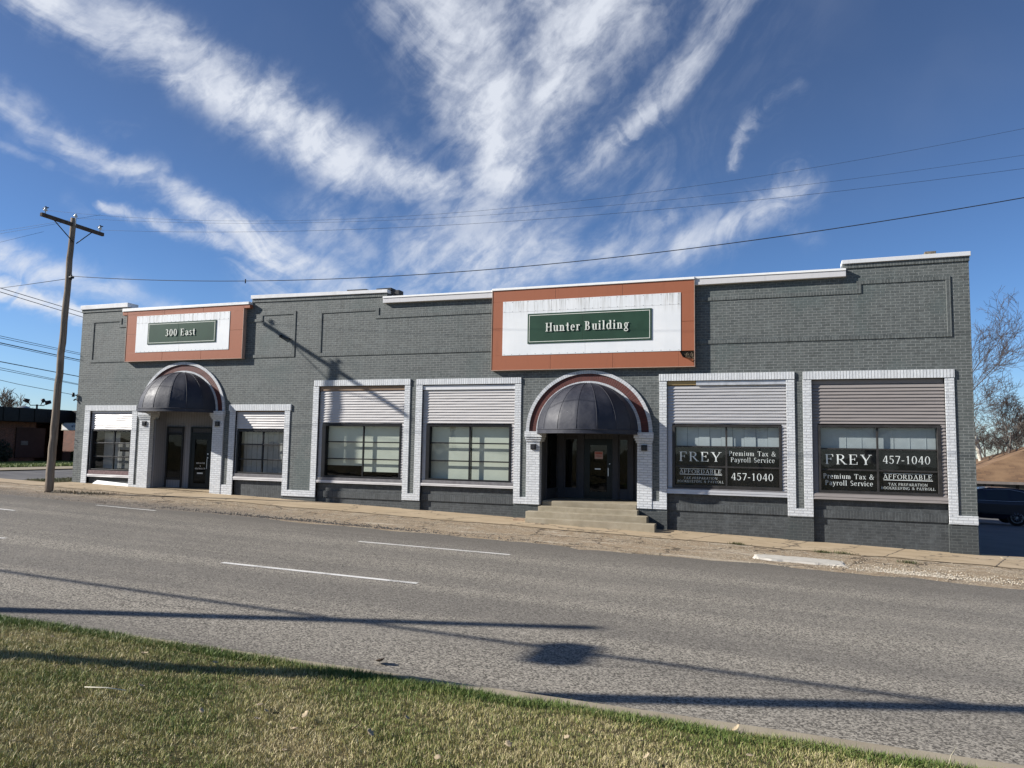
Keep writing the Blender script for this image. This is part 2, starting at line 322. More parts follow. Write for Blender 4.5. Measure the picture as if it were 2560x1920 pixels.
M = dict(
    white_paint=streaky('white_painted_metal', (.64, .65, .66), (.36, .35, .34), .5),
    coping=plain('pale_coping', (.66, .66, .66), .5, var=.12, scale=3, bmp=.2),
    cop_fascia=streaky('grey_white_fascia', (.58, .57, .57), (.38, .37, .36), .4),
    siding=streaky('white_lap_siding', (.51, .49, .475), (.33, .31, .29), .6, .35, scale=(.5, .5, 14)),
    siding_m=streaky('aluminium_lap_siding', (.50, .49, .48), (.36, .36, .37), .6, .3, scale=(.9, .9, 18), metal=.25),
    taupe=streaky('taupe_lap_siding', (.25, .226, .214), (.19, .172, .165), .3, .42, scale=(.5, .5, 10)),
    frame=plain('black_window_frame', (.012, .012, .013), .4, var=.3),
    bronze=plain('dark_bronze_frame', (.035, .033, .032), .4, var=.25),
    greyledge=plain('grey_ledge', (.16, .155, .16), .55, var=.2),
    redledge=plain('weathered_maroon_ledge', (.16, .105, .105), .7, var=.35, scale=14),
    wood_raw=streaky('weathered_timber', (.25, .175, .12), (.10, .075, .06), .8, .8, scale=(1.2, 6, 16)),
    wood_new=streaky('yellow_timber', (.42, .30, .14), (.25, .16, .07), .6, .7, scale=(1.2, 6, 16)),
    flashing=plain('dented_flashing', (.52, .53, .55), .35, .3, var=.2, scale=5, bmp=.5, bscale=4),
    orange=streaky('orange_sheet_metal', (.31, .108, .055), (.22, .080, .045), .5, .5),
    green=plain('dark_green_panel', (.022, .055, .034), .45, var=.15, scale=2),
    lett=plain('pale_lettering', (.66, .68, .62), .5, var=.08),
    lettw=plain('white_lettering', (.86, .87, .86), .5, var=.08, scale=3),
    hole=plain('dark_lath', (.06, .045, .03), .9, var=.8, scale=40),
    black=plain('black_metal', (.014, .014, .016), .45, var=.3),
    film=plain('black_window_film', (.006, .006, .007), .25, var=.3),
    board=plain('white_board', (.82, .82, .80), .5, var=.04),
    panelg=plain('grey_recess_paint', (.062, .062, .070), .6, var=.1),
    panelw=plain('white_recess_paint', (.62, .62, .63), .6, var=.1),
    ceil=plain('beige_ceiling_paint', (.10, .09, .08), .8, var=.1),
    shade=plain('pale_window_shade', (.47, .50, .43), .8, var=.05, scale=2),
    blind=plain('white_blinds', (.36, .40, .42), .7, var=.06),
    blindd=plain('grey_blinds', (.30, .30, .29), .8, var=.1),
    inside=plain('dark_interior', (.02, .02, .02), .9, var=.3, scale=2),
    concrete=None, red=plain('red_notice_paper', (.55, .16, .13), .7), pink=plain('pale_notice_paper', (.62, .42, .38), .7),
    steel=plain('brushed_steel', (.55, .55, .55), .35, .9),
    doorg=plain('dark_door_paint', (.010, .014, .016), .3, var=.2),
    glassins=plain('glazed_insulator', (.62, .66, .68), .12, var=.1),
    wire=plain('weathered_cable', (.02, .022, .025), .6),
    roofm=plain('roof_felt', (.10, .10, .10), .9),
    tile=plain('mossy_masonry', (.16, .135, .10), .9, var=.5, scale=25, bmp=.6),
    darkstone=plain('dark_masonry', (.06, .06, .06), .9, var=.4, scale=20, bmp=.6),
)
def glass_mat(name, tint=(.95, .97, .96), refl=.8, wav=.012):
    m = bpy.data.materials.new(name); m.use_nodes = True; m.node_tree.nodes.clear(); N = NT(m.node_tree)
    o = N.n('ShaderNodeOutputMaterial'); tr = N.n('ShaderNodeBsdfTransparent'); gl = N.n('ShaderNodeBsdfGlossy')
    tr.inputs[0].default_value = c4(tint); gl.inputs['Roughness'].default_value = .015
    lw = N.n('ShaderNodeLayerWeight', i_Blend=.5); mx = N.n('ShaderNodeMixShader')
    bp = N.n('ShaderNodeBump', i_Strength=.35, i_Distance=wav); N.link(N.noise(objco(N), 1.3, 2), bp.inputs['Height']); N.link(bp.outputs[0], gl.inputs['Normal'])
    N.link(N.m('MULTIPLY', N.m('MULTIPLY_ADD', N.m('POWER', lw.outputs['Facing'], 5.0), .9, .05), 1.3*refl, clamp=True), mx.inputs[0]); N.link(tr.outputs[0], mx.inputs[1]); N.link(gl.outputs[0], mx.inputs[2])
    m.use_transparent_shadow = True
    N.link(mx.outputs[0], o.inputs[0]); return m
GLASS = glass_mat('window_glass')
GLASSD = glass_mat('dark_glass', (.55, .56, .56), .4)
def vinyl():
    m, N, b = mat('navy_awning_vinyl'); co = objco(N)
    n = N.noise(co, 2.5, 5, .6); n2 = N.noise(co, 90, 2)
    col = N.mix(N.ss(n, .35, .75), (.018, .020, .031), (.034, .036, .048))
    col = N.mix(N.ss(N.noise(co, 26, 2, .4), .77, .80), col, (.35, .35, .36))
    N.link(col, b.inputs['Base Color']); N.link(N.ss(n, .3, .7, 0.50, .66), b.inputs['Roughness']); b.inputs['Specular IOR Level'].default_value = .42
    bump(N, b, N.m('ADD', N.noise(co, 2.2, 3), N.m('MULTIPLY', n2, .04)), .3, .05)
    return m
M['vinyl'] = vinyl()

# ---- ground materials
def asphalt_mat():
    m, N, b = mat('worn_asphalt'); co = objco(N); s = N.sep(co)
    vo = N.n('ShaderNodeTexVoronoi', i_Scale=62.0); N.link(co, vo.inputs['Vector'])
    st = N.sep(vo.outputs['Color'])[0]
    n1 = N.noise(co, 240, 3, .7); n2 = N.noise(co, 24, 5, .7)
    v = N.m('ADD', N.m('MULTIPLY', st, .55), N.m('ADD', N.m('MULTIPLY', n1, .3), N.m('MULTIPLY', n2, .25)))
    col = N.mix(N.ss(v, .25, .85), (.080, .072, .060), (.44, .40, .33))
    # long tyre tracks, paler and darker along the lanes
    tr = N.noise(N.xyz(N.m('MULTIPLY', N.m('ADD', s[0], N.m('MULTIPLY', s[1], .04)), .05), N.m('MULTIPLY', s[1], .9), 0.0), 1.0, 4, .55)
    col = N.mix(N.ss(tr, .35, .65, 0.5, 0), col, (.115, .107, .096))
    big = N.noise(co, .55, 5, .6)
    col = N.mix(N.ss(big, .5, .75, 0, .35), col, (.27, .245, .205))
    # newer, darker finer mat along the far edge
    fe = N.ss(N.m('ADD', s[1], N.m('MULTIPLY', N.noise(co, .8, 4), 1.2)), 14.2, 16.2)
    col = N.mix(N.m('MULTIPLY', fe, .6), col, (.122, .111, .096))
    oil = N.ss(N.noise(N.xyz(N.m('MULTIPLY', s[0], .35), N.m('MULTIPLY', s[1], 1.3), 2.0), 1.3, 6, .7), .60, .72, 0, .45)
    lane = N.m('ADD', N.ss(N.m('ABSOLUTE', N.m('SUBTRACT', N.m('SUBTRACT', s[1], N.m('MULTIPLY', s[0], .055)), 8.9)), 1.0, .0), N.ss(N.m('ABSOLUTE', N.m('SUBTRACT', N.m('SUBTRACT', s[1], N.m('MULTIPLY', s[0], .055)), 12.6)), 1.0, .0))
    col = N.mix(N.m('MULTIPLY', oil, N.m('ADD', lane, .15)), col, (.07, .066, .062))
    for yy, sd in ((11.7, 1.0), (8.0, 4.0), (14.9, 8.0)):
        cv = N.m('ABSOLUTE', N.m('SUBTRACT', N.m('ADD', N.m('SUBTRACT', s[1], N.m('MULTIPLY', s[0], .055)), N.m('MULTIPLY', N.m('SUBTRACT', N.noise(N.xyz(s[0], sd, 0.0), .9, 8, .7), .5), 1.2)), yy))
        col = N.mix(N.m('MULTIPLY', N.ss(cv, .022, .006), N.ss(N.noise(N.xyz(s[0], sd, 1.0), .25, 2), .50, .58, 0, .6)), col, (.045, .042, .04))
    N.link(col, b.inputs['Base Color']); b.inputs['Roughness'].default_value = .85; b.inputs['Specular IOR Level'].default_value = .15
    bump(N, b, N.m('ADD', st, N.m('MULTIPLY', n1, .5)), .55, .008)
    return m
def concrete_mat(name, c1, c2, c3, joint=None, sc=1.0):
    m, N, b = mat(name); co = objco(N); s = N.sep(co)
    n = N.noise(co, 1.3*sc, 6, .65); n2 = N.noise(co, 70, 4, .7)
    mp = N.n('ShaderNodeMapping'); mp.inputs['Scale'].default_value = (.25, 2.5, 1); N.link(co, mp.inputs[0])
    n3 = N.noise(mp.outputs[0], 1.5, 5, .6)
    col = N.mix(N.ss(n, .3, .7), c1, c2); col = N.mix(N.ss(n3, .5, .75, 0, .6), col, c3); col = N.mix(N.ss(n2, .5, .75, 0, .35), col, tuple(x*.6 for x in c1))
    h = n2
    if joint:
        fx = N.m('FRACT', N.m('DIVIDE', N.m('ADD', N.m('ADD', s[0], N.m('MULTIPLY', s[1], -.35)), N.m('MULTIPLY', N.noise(co, 3, 3), .10)), joint))
        j = N.m('MULTIPLY', N.ss(fx, .0, .012), N.ss(fx, 1.0, .988))
        vo = N.n('ShaderNodeTexVoronoi', feature='DISTANCE_TO_EDGE', i_Scale=.42); N.link(N.n('ShaderNodeTexCoord').outputs['Object'], vo.inputs['Vector'])
        wv = N.n('ShaderNodeVectorMath', operation='ADD'); nn = N.n('ShaderNodeTexNoise', i_Scale=2.5, i_Detail=4.0); N.link(co, nn.inputs['Vector']); N.link(co, wv.inputs[0]); N.link(nn.outputs['Color'], wv.inputs[1]); N.link(wv.outputs[0], vo.inputs['Vector'])
        cr = N.ss(vo.outputs['Distance'], 0.0, .018)
        jj = N.m('MULTIPLY', j, N.m('MAXIMUM', cr, .35)); col = N.mix(N.m('SUBTRACT', 1.0, jj), col, (.06, .05, .04)); h = N.m('ADD', n2, N.m('MULTIPLY', jj, 2))
    N.link(col, b.inputs['Base Color']); b.inputs['Roughness'].default_value = .85; b.inputs['Specular IOR Level'].default_value = .25
    bump(N, b, h, .35, .006); return m
def gravel_mat():
    m, N, b = mat('broken_shoulder'); co = objco(N); s = N.sep(co)
    vo = N.n('ShaderNodeTexVoronoi', i_Scale=46.0); N.link(co, vo.inputs['Vector']); st = N.sep(vo.outputs['Color'])[0]
    n1 = N.noise(co, 2.0, 6, .65); n2 = N.noise(co, 160, 3, .7)
    mp = N.n('ShaderNodeMapping'); mp.inputs['Scale'].default_value = (.35, 1.6, 1); N.link(co, mp.inputs[0]); n3 = N.noise(mp.outputs[0], 1.4, 5, .6)
    col = N.mix(N.ss(st, .1, .95), (.19, .145, .095), (.52, .43, .31))
    col = N.mix(N.ss(n1, .42, .62, .7, 0), col, (.33, .245, .155))
    col = N.mix(N.ss(n3, .54, .68, 0, .7), col, (.54, .47, .37))
    col = N.mix(N.ss(n3, .28, .40, .7, 0), col, (.085, .072, .058))
    n5 = N.noise(co, 9.0, 6, .75); col = N.mix(N.ss(n5, .53, .66, 0, .65), col, (.58, .52, .42)); col = N.mix(N.ss(n5, .46, .34, 0, .7), col, (.12, .092, .065))
    # grey crumbled tar towards the left end
    lf = N.m('MULTIPLY', N.ss(N.m('ADD', s[0], N.m('MULTIPLY', n1, 6.0)), -7.0, -13.0), N.ss(s[1], 18.2, 16.4))
    col = N.mix(N.m('MULTIPLY', lf, .65), col, (.13, .125, .12))
    vc = N.n('ShaderNodeTexVoronoi', feature='DISTANCE_TO_EDGE', i_Scale=.5); N.link(N.m('ADD', 0, 0), vc.inputs['Scale']) if False else None
    wv = N.n('ShaderNodeVectorMath', operation='ADD'); nn = N.n('ShaderNodeTexNoise', i_Scale=1.8, i_Detail=5.0); N.link(co, nn.inputs['Vector']); N.link(co, wv.inputs[0]); N.link(nn.outputs['Color'], wv.inputs[1]); N.link(wv.outputs[0], vc.inputs['Vector'])
    cr = N.ss(vc.outputs['Distance'], 0.0, .022, .85, 0.0); col = N.mix(cr, col, (.05, .04, .032))
    N.link(col, b.inputs['Base Color']); b.inputs['Roughness'].default_value = .9; b.inputs['Specular IOR Level'].default_value = .2
    bump(N, b, N.m('ADD', st, N.m('MULTIPLY', n2, .6)), .8, .015); return m
def soil_mat(name, a, bcol, c):
    m, N, b = mat(name); co = objco(N)
    n = N.noise(co, 1.6, 6, .65); n2 = N.noise(co, 60, 5, .7)
    col = N.mix(N.ss(n, .35, .65), a, bcol); col = N.mix(N.ss(n2, .45, .65, 0, .8), col, c)
    N.link(col, b.inputs['Base Color']); b.inputs['Roughness'].default_value = .95; b.inputs['Specular IOR Level'].default_value = .1
    bump(N, b, n2, .8, .03); return m
ASPH = asphalt_mat(); SIDEW = concrete_mat('tan_sidewalk_concrete', (.385, .298, .192), (.46, .362, .242), (.31, .235, .145), joint=2.2)
M['concrete'] = concrete_mat('step_concrete', (.275, .235, .165), (.36, .315, .235), (.16, .135, .095), sc=2.5)
KERBC = concrete_mat('kerb_concrete', (.29, .245, .175), (.36, .31, .225), (.20, .17, .125), sc=2)
GRAV = gravel_mat()
SOIL = soil_mat('lawn_soil', (.11, .10, .045), (.19, .15, .085), (.085, .085, .032))
LOT = concrete_mat('lot_asphalt', (.12, .12, .125), (.15, .15, .155), (.19, .185, .18), sc=.6)
STREET2 = concrete_mat('side_street_asphalt', (.10, .098, .10), (.14, .135, .13), (.22, .21, .20), sc=.8)
FARG = soil_mat('far_ground', (.10, .11, .045), (.15, .13, .08), (.07, .085, .03))
def worn_paint():
    m, N, b = mat('road_marking_white'); co = objco(N); n = N.noise(co, 60, 5, .75); n2 = N.noise(co, 3, 4)
    N.link(N.mix(N.ss(N.m('ADD', n, N.m('MULTIPLY', N.m('SUBTRACT', n2, .5), .5)), .52, .62), (.74, .72, .67), (.30, .285, .26)), b.inputs['Base Color']); b.inputs['Roughness'].default_value = .8; return m
PAINTW = worn_paint()

# ------------------------------------------------------------------ ground
D = 20.93
GM, GC = -.02753, -2.2919
def sstep(x, a, b):
    t = min(1, max(0, (x-a)/(b-a))); return t*t*(3-2*t)
def gz(x, y):
    z = GM*max(-34, min(60, x))+GC
    z -= sstep(x, 2.5, 7)*min(1.15, max(0, (y-21.2)*.0355))
    return z
def kerb_back(x): return 6.153+.030*max(-40, min(20, x))
def kerb_front(x): return 6.385+.052*max(-14, min(20, x))
def kerb_top(x): return GM*max(-60, min(60, x))+GC+.12
def lawn_z(x, y):
    d = max(0, kerb_back(x)-y); dd = min(d, 6.2)
    return kerb_top(x)+.004+.07*dd+.0035*dd*dd-.012*max(0, d-9)*.2+.02*math.sin(x*1.3+y*.8)*min(1, d)
def sheet(name, x0, x1, y0, y1, nx, ny, dz, m, zf=gz, wob=None):
    b = MB()
    def fn(u, v):
        x = x0+(x1-x0)*u
        a = y0(x) if callable(y0) else y0; c = y1(x) if callable(y1) else y1
        y = a+(c-a)*v
        return (x, y, zf(x, y)+dz)
    b.grid(nx, ny, fn, True)
    return kind(b.build(name, m), 'structure')
rng = random.Random(7)
def wobble(seed, amp, sc):
    r_ = random.Random(seed); ph = [(r_.uniform(0, 6.28), sc*(1.7**k), amp/(1.35**k)) for k in range(6)]
    return lambda x: sum(a*math.sin(x*f+p) for p, f, a in ph)
base = MB()
def bfn(u, v):
    x = -900+1800*u; y = -300+1500*v
    # finer towards the middle
    x = 900*math.copysign(abs(2*u-1)**2.2, 2*u-1); y = -250+1400*v**1.8
    z = gz(x, y)-.22
    if y < 6.3: z -= 1.0*0
    return (x, y, z)
base.grid(120, 90, bfn, True)
kind(base.build('ground', FARG), 'structure')
we = wobble(3, .07, .9); ws_ = wobble(5, .05, 1.3)
sheet('gravel_shoulder', -26.6, 60, 15.6, 19.25, 200, 8, .0, GRAV)
sheet('road', -120, 120, lambda x: kerb_front(x)-.04, lambda x: 16.02+we(x)+we(x*2.7)*.6, 700, 10, .006, ASPH)
sheet('sidewalk', -120, 60, lambda x: 19.0+ws_(x)+ws_(x*3.1)*.5 if x > -26.6 else 18.2, lambda x: D+.4 if x > -25.25 else D-.75, 520, 6, .014, SIDEW)
sheet('parking_lot', 4.55, 70, D+.4, 60, 40, 40, -.02, LOT)
sheet('side_street', -31.9, -26.9, lambda x: D-.75, 160, 12, 40, .004, STREET2)
sheet('grass_verge', -26.9, -25.26, D-.75, 60, 6, 30, .02, SOIL)
sheet('far_sidewalk', -33.6, -31.9, 18.2, 120, 6, 30, .05, KERBC)
bank_z = lambda x, y: gz(-33.6, y)+.05-.0155*max(0, -33.6-x)
sheet('grass_bank', -58, -33.6, 10.0, 120, 20, 30, .0, soil_mat('bank_grass', (.115, .15, .045), (.17, .185, .075), (.085, .12, .03)), zf=bank_z)
sheet('lawn', -60, 40, -50, kerb_back, 160, 110, 0, SOIL, zf=lawn_z)
kb = MB()
def kx(u): return -60+100*u
for i in range(140):
    xa, xb = kx(i/140), kx((i+1)/140)
    q = []
    for (z, fy) in ((-.16, 0), (0, 0)): pass
    kb.hexa([(xa, kerb_front(xa), kerb_top(xa)-.2), (xb, kerb_front(xb), kerb_top(xb)-.2), (xb, kerb_back(xb)-.03, kerb_top(xb)-.2), (xa, kerb_back(xa)-.03, kerb_top(xa)-.2),
             (xa, kerb_front(xa), kerb_top(xa)), (xb, kerb_front(xb), kerb_top(xb)), (xb, kerb_back(xb)-.03, kerb_top(xb)), (xa, kerb_back(xa)-.03, kerb_top(xa))])
kind(kb.build('kerb', KERBC), 'structure')
# lane dashes, one structure sheet each
def dash(x0, x1, yc, w):
    b = MB(); b.grid(12, 1, lambda u, v: (x0+(x1-x0)*u, yc(x0+(x1-x0)*u)+(v-.5)*w, gz(x0+(x1-x0)*u, yc(0))+.012))
    return kind(b.build('lane_marking', PAINTW), 'structure')
nearl = lambda x: 10.57+.050*(x+5.34); farl = lambda x: 14.17+.068*(x+5.11)
dash(-8.95, -5.34, nearl, .11); dash(-8.46, -5.11, farl, .10)
dash(-20.6, -18.05, lambda x: 13.42, .10); dash(-15.2, -13.97, lambda x: 10.24, .09)
dash(-17.86, -15.73, lambda x: 15.62, .08)

# white crushed patch at the road edge
pb_ = MB(); rp = random.Random(4)
pts = []
for k in range(44):
    a = 2*math.pi*k/44; rx, ry = .93, .40
    pts.append((.35+rx*math.copysign(abs(math.cos(a))**.55, math.cos(a))*(1+rp.uniform(-.05, .05)), 17.17+.10*math.cos(a)*.8+ry*math.copysign(abs(math.sin(a))**.6, math.sin(a))*(1+rp.uniform(-.12, .1))))
cz_ = gz(.35, 17.17)+.034
for k in range(44):
    p, q = pts[k], pts[(k+1) % 44]
    mid = lambda a: (.35+(a[0]-.35)*.93, 17.17+(a[1]-17.17)*.9, gz(a[0], a[1])+.036)
    pb_.face([mid(p), mid(q), (.35, 17.17, cz_+.012)]); pb_.face([(*p, gz(*p)-.01), (*q, gz(*q)-.01), mid(q), mid(p)])
tag(pb_.build('concrete_slab', concrete_mat('white_rubble', (.46, .43, .37), (.56, .53, .47), (.33, .30, .26), sc=6)), 'long pale crumbling concrete slab lying in the gravel shoulder', 'slab')

# scattered stones on the shoulder: nobody could count them
def stones(n, region, name, m, smin, smax, seed):
    r_ = np.random.RandomState(seed); vs = []; fs = []
    octa = np.array([(1, 0, 0), (0, 1, 0), (-1, 0, 0), (0, -1, 0), (0, 0, .7), (0, 0, -.5)]); of = [(0, 1, 4), (1, 2, 4), (2, 3, 4), (3, 0, 4), (1, 0, 5), (2, 1, 5), (3, 2, 5), (0, 3, 5)]
    for i in range(n):
        x, y = region(r_); s_ = smin+(smax-smin)*r_.rand()**2.5
        a = r_.rand()*6.28; c, d = math.cos(a), math.sin(a); b0 = len(vs)
        for p in octa*s_*r_.uniform(.6, 1.2, (6, 3)): vs.append((x+p[0]*c-p[1]*d, y+p[0]*d+p[1]*c, gz(x, y)+.006+p[2]))
        fs += [tuple(b0+k for k in f) for f in of]
    b = MB(); b.v = vs; b.f = fs; b.smooth = [False]*len(fs)
    return kind(b.build(name, m), 'stuff', 'loose pale gravel scattered along the broken road shoulder', 'gravel')
def reg(r_):
    x = r_.uniform(-24, 9); 
    while True:
        y = 16.0+3.0*r_.beta(1.3, 1.6)
        if math.sin(x*1.1+y*2)+math.sin(x*.37+1)+.5*math.sin(y*5+x*3) > -.9 or r_.rand() < .25: return x, y
stones(9000, reg, 'gravel', plain('loose_stone', (.42, .36, .27), .9, var=.5, scale=40), .006, .022, 3)
def reg2(r_): return (r_.normal(2.6, .9), 16.5+abs(r_.normal(0, .40)))
stones(1600, reg2, 'gravel', plain('loose_white_stone', (.46, .41, .33), .9, var=.5, scale=40), .008, .026, 5)
def reg4(r_): return (.35+.88*r_.uniform(-1, 1), 17.17+.33*r_.uniform(-1, 1))
stones(1500, lambda r_: (lambda q: (q[0], q[1]))(reg4(r_)), 'rubble', plain('rubble_crumbs', (.50, .46, .39), .9, var=.5, scale=40), .02, .046, 8)
def reg3(r_): return (r_.normal(-11.6, 2.4), 16.2+abs(r_.normal(0, .25)))
stones(1800, reg3, 'gravel', plain('loose_tar_stone', (.10, .095, .09), .9, var=.5, scale=40), .008, .03, 6)

# ------------------------------------------------------------------ serif lettering drawn from strokes
def glyph(ch, T, t):
    """polygons of one letter; cap height 1; T thick stroke, t thin stroke. returns (polys, advance)"""
    P = []; sf = T*.55; st = t*.9
    def rect(x0, y0, x1, y1): P.append([(x0, y0), (x1, y0), (x1, y1), (x0, y1)])
    def serif(x, y, w=T, top=False): 
        if top: rect(x-sf, y-st, x+w+sf, y)
        else: rect(x-sf, y, x+w+sf, y+st)
    def stem(x, y0, y1, w=T, b=True, tp=True):
        rect(x, y0, x+w, y1)
        if b: serif(x, y0, w)
        if tp: serif(x, y1, w, True)
    def flag(x, y, w=T): P.append([(x-sf, y-st*1.2), (x+.001, y-st*2.2), (x+.001, y), ])
    def diag(x0, y0, x1, y1, w): P.append([(x0, y0), (x0+w, y0), (x1+w, y1), (x1, y1)])
    def arc(cx, cy, rx, ry, a0=0, a1=360, wv=T, wh=t, n=22):
        n = max(5, int(n*abs(a1-a0)/360)+1)
        for i in range(n):
            q = []
            for k in (i, i+1):
                a = R(a0+(a1-a0)*k/n); q.append((math.cos(a), math.sin(a)))
            (c0, s0), (c1, s1) = q
            P.append([(cx+rx*c0, cy+ry*s0), (cx+rx*c1, cy+ry*s1), (cx+(rx-wv)*c1, cy+(ry-wh)*s1), (cx+(rx-wv)*c0, cy+(ry-wh)*s0)])
    X = .68                                     # x height
    if ch == ' ': return P, .42
    if ch == 'F': stem(.1, 0, 1); rect(.1+T, 1-t, .62, 1); rect(.59, .76, .59+t, 1-t); rect(.1+T, .5, .46, .5+t); rect(.44, .4, .44+t, .65); return P, .72
    if ch == 'E': stem(.1, 0, 1); rect(.1+T, 1-t, .62, 1); rect(.59, .77, .59+t, 1-t); rect(.1+T, .5, .46, .5+t); rect(.44, .4, .44+t, .65); rect(.1+T, 0, .66, t); rect(.62, t, .62+t, .26); return P, .78
    if ch == 'R': stem(.1, 0, 1); arc(.36, .74, .28, .26, -90, 90); rect(.1+T, 1-t, .36, 1); rect(.1+T, .48, .36, .48+t); diag(.66-T*.1, 0, .30, .49, T*1.1); rect(.62, 0, .86, st); return P, .86
    if ch == 'P': stem(.1, 0, 1); arc(.34, .73, .28, .27, -90, 90); rect(.1+T, 1-t, .34, 1); rect(.1+T, .46, .34, .46+t); return P, .70
    if ch == 'B': stem(.1, 0, 1); arc(.34, .76, .24, .24, -90, 90); arc(.36, .265, .29, .265, -90, 90); rect(.1+T, 1-t, .34, 1); rect(.1+T, .51, .35, .51+t); rect(.1+T, 0, .36, t); return P, .78
    if ch == 'D': stem(.1, 0, 1); arc(.34, .5, .42, .5, -90, 90); rect(.1+T, 1-t, .34, 1); rect(.1+T, 0, .34, t); return P, .88
    if ch == 'Y': diag(.34, .42, .05, 1, T*1.1); diag(.40+T*.2, .42, .72, 1, t*1.2); rect(.34, 0, .34+T, .45); serif(.34, 0); rect(-.02, 1-st, .30, 1); rect(.60, 1-st, .86, 1); return P, .82
    if ch == 'A': diag(.06, 0, .38, 1, t*1.2); diag(.68, 0, .36, 1, T*1.1); rect(.22, .32, .62, .32+t); rect(-.04, 0, .24, st); rect(.58, 0, .90, st); return P, .86
    if ch == 'O': arc(.45, .5, .43, .52); return P, .92
    if ch == 'G': arc(.45, .5, .43, .52, 40, 330); rect(.70, .02, .70+T, .42); rect(.58, .42-st, .70+T+sf, .42); return P, .95
    if ch == 'L': stem(.1, 0, 1); rect(.1+T, 0, .62, t); rect(.60, t, .60+t, .28); return P, .70
    if ch == 'T': stem(.36, 0, 1, b=True, tp=False); rect(.04, 1-t, .36, 1); rect(.36+T, 1-t, .80, 1); rect(.04, .76, .04+t, 1-t); rect(.80-t, .76, .80, 1-t); return P, .84
    if ch == 'X': diag(.66, 0, .06, 1, T*1.1); diag(.06, 0, .68, 1, t*1.2); rect(.0, 0, .22, st); rect(.58, 0, .88, st); rect(-.02, 1-st, .26, 1); rect(.60, 1-st, .84, 1); return P, .86
    if ch == 'I': stem(.12, 0, 1); return P, .24+T
    if ch == 'N': rect(.12, 0, .12+t*1.2, 1); diag(.72-T*.4, 0, .10, 1, T*1.1); rect(.76, 0, .76+t*1.2, 1); rect(.02, 0, .28, st); rect(.0, 1-st, .22, 1); rect(.66, 1-st, .90, 1); return P, .92
    if ch == 'K': stem(.1, 0, 1); diag(.1+T, .42, .62, 1, t*1.3); diag(.62, 0, .28, .58, T*1.1); rect(.56, 0, .84, st); rect(.52, 1-st, .80, 1); return P, .84
    if ch == 'H': stem(.1, 0, 1); stem(.62, 0, 1); rect(.1+T, .48, .62, .48+t); return P, .72+T
    if ch == 'C': arc(.45, .5, .43, .52, 45, 315); rect(.70, .70, .70+t*1.4, .98); return P, .86
    if ch == 'S': arc(.32, .74, .25, .28, 30, 270, T*.9, t*1.4); arc(.32, .27, .27, .28, -150, 90, T*.9, t*1.4); return P, .64
    if ch == '&': arc(.40, .77, .19, .25, 0, 360, T*.7, t); arc(.36, .27, .32, .29, 60, 330, T, t); diag(.74, 0, .24, .66, T); diag(.60, .10, .78, .50, t*1.2); rect(.68, .48, .92, .48+st); return P, .95
    if ch == '-': rect(.05, .34, .36, .34+t*1.9); return P, .42
    if ch == '0': arc(.34, .5, .31, .52); return P, .68
    if ch == '1': rect(.26, 0, .26+T, 1); serif(.26, 0); P.append([(.10, .82), (.26, .90), (.26, 1.0), (.24, 1.0)]); return P, .62
    if ch == '3': arc(.28, .76, .24, .26, -90, 150, T, t); arc(.28, .26, .28, .28, -150, 90, T, t); return P, .64
    if ch == '4': rect(.42, 0, .42+T, 1); rect(.03, .26, .42, .26+t*1.3); rect(.42+T, .26, .66, .26+t*1.3); diag(.03, .28, .38, 1, t*1.4); serif(.42, 0); return P, .68
    if ch == '5': rect(.12, 1-t*2, .56, 1); rect(.12, .54, .12+t*1.2, 1-t*2); arc(.28, .31, .30, .33, -150, 110, T, t*1.2); return P, .64
    if ch == '7': rect(.06, 1-t*2, .60, 1); diag(.18, 0, .52, 1-t*2, T*.85); return P, .64
    if ch in 'rnmu':
        if ch == 'u': rect(.1, .16, .1+T, X); rect(.1-sf, X-st, .1, X); arc(.30, .18, .20, .19, 180, 300, T, t); stem(.44, 0, X, tp=False, b=False); rect(.44+T, 0, .44+T+sf, st); rect(.44-sf, X-st, .44, X); return P, .52+T
        stem(.1, 0, X, tp=False); rect(.1-sf, X-st, .1, X)
        if ch == 'r': arc(.30, .44, .19, .25, 60, 140, T, t*1.2); rect(.34, .54, .34+T*.9, X); return P, .46
        arc(.1+T+.12, .44, .22, .25, 0, 130, T, t); x2 = .1+T+.12+.22-T; rect(x2, 0, x2+T, .44); serif(x2, 0)
        if ch == 'n': return P, x2+T+.12
        arc(x2+T+.12, .44, .22, .25, 0, 130, T, t); x3 = x2+T+.12+.22-T; rect(x3, 0, x3+T, .44); serif(x3, 0); return P, x3+T+.12
    if ch == 'e': arc(.30, .34, .27, .36, 0, 315); rect(.06+T*.6, .36, .52, .36+t); return P, .60
    if ch == 'c': arc(.30, .34, .27, .36, 40, 320); rect(.42, .50, .42+T*.9, .62); return P, .55
    if ch == 'o': arc(.32, .34, .29, .36); return P, .64
    if ch == 'i': stem(.1, 0, X, tp=False); rect(.1-sf, X-st, .1, X); rect(.1, .84, .1+T, .84+T); return P, .22+T
    if ch == 'l': stem(.1, 0, 1.02, tp=False); rect(.1-sf, 1.02-st, .1, 1.02); return P, .22+T
    if ch == 'a': rect(.40, .05, .40+T, .48); rect(.40+T, 0, .40+T+sf, st*1.5); arc(.26, .46, .14+T, .24, 0, 150, T, t*1.3); arc(.26, .19, .22, .21, 60, 330, T, t*1.3); return P, .48+T
    if ch == 't': rect(.16, .12, .16+T, .92); rect(.02, X-t*1.3, .16, X); rect(.16+T, X-t*1.3, .42, X); arc(.32, .16, .16, .18, 180, 320, T, t*1.2); return P, .48
    if ch == 's': arc(.25, .52, .19, .19, 20, 270, T*.8, t*1.4); arc(.25, .18, .21, .20, -160, 90, T*.8, t*1.4); return P, .50
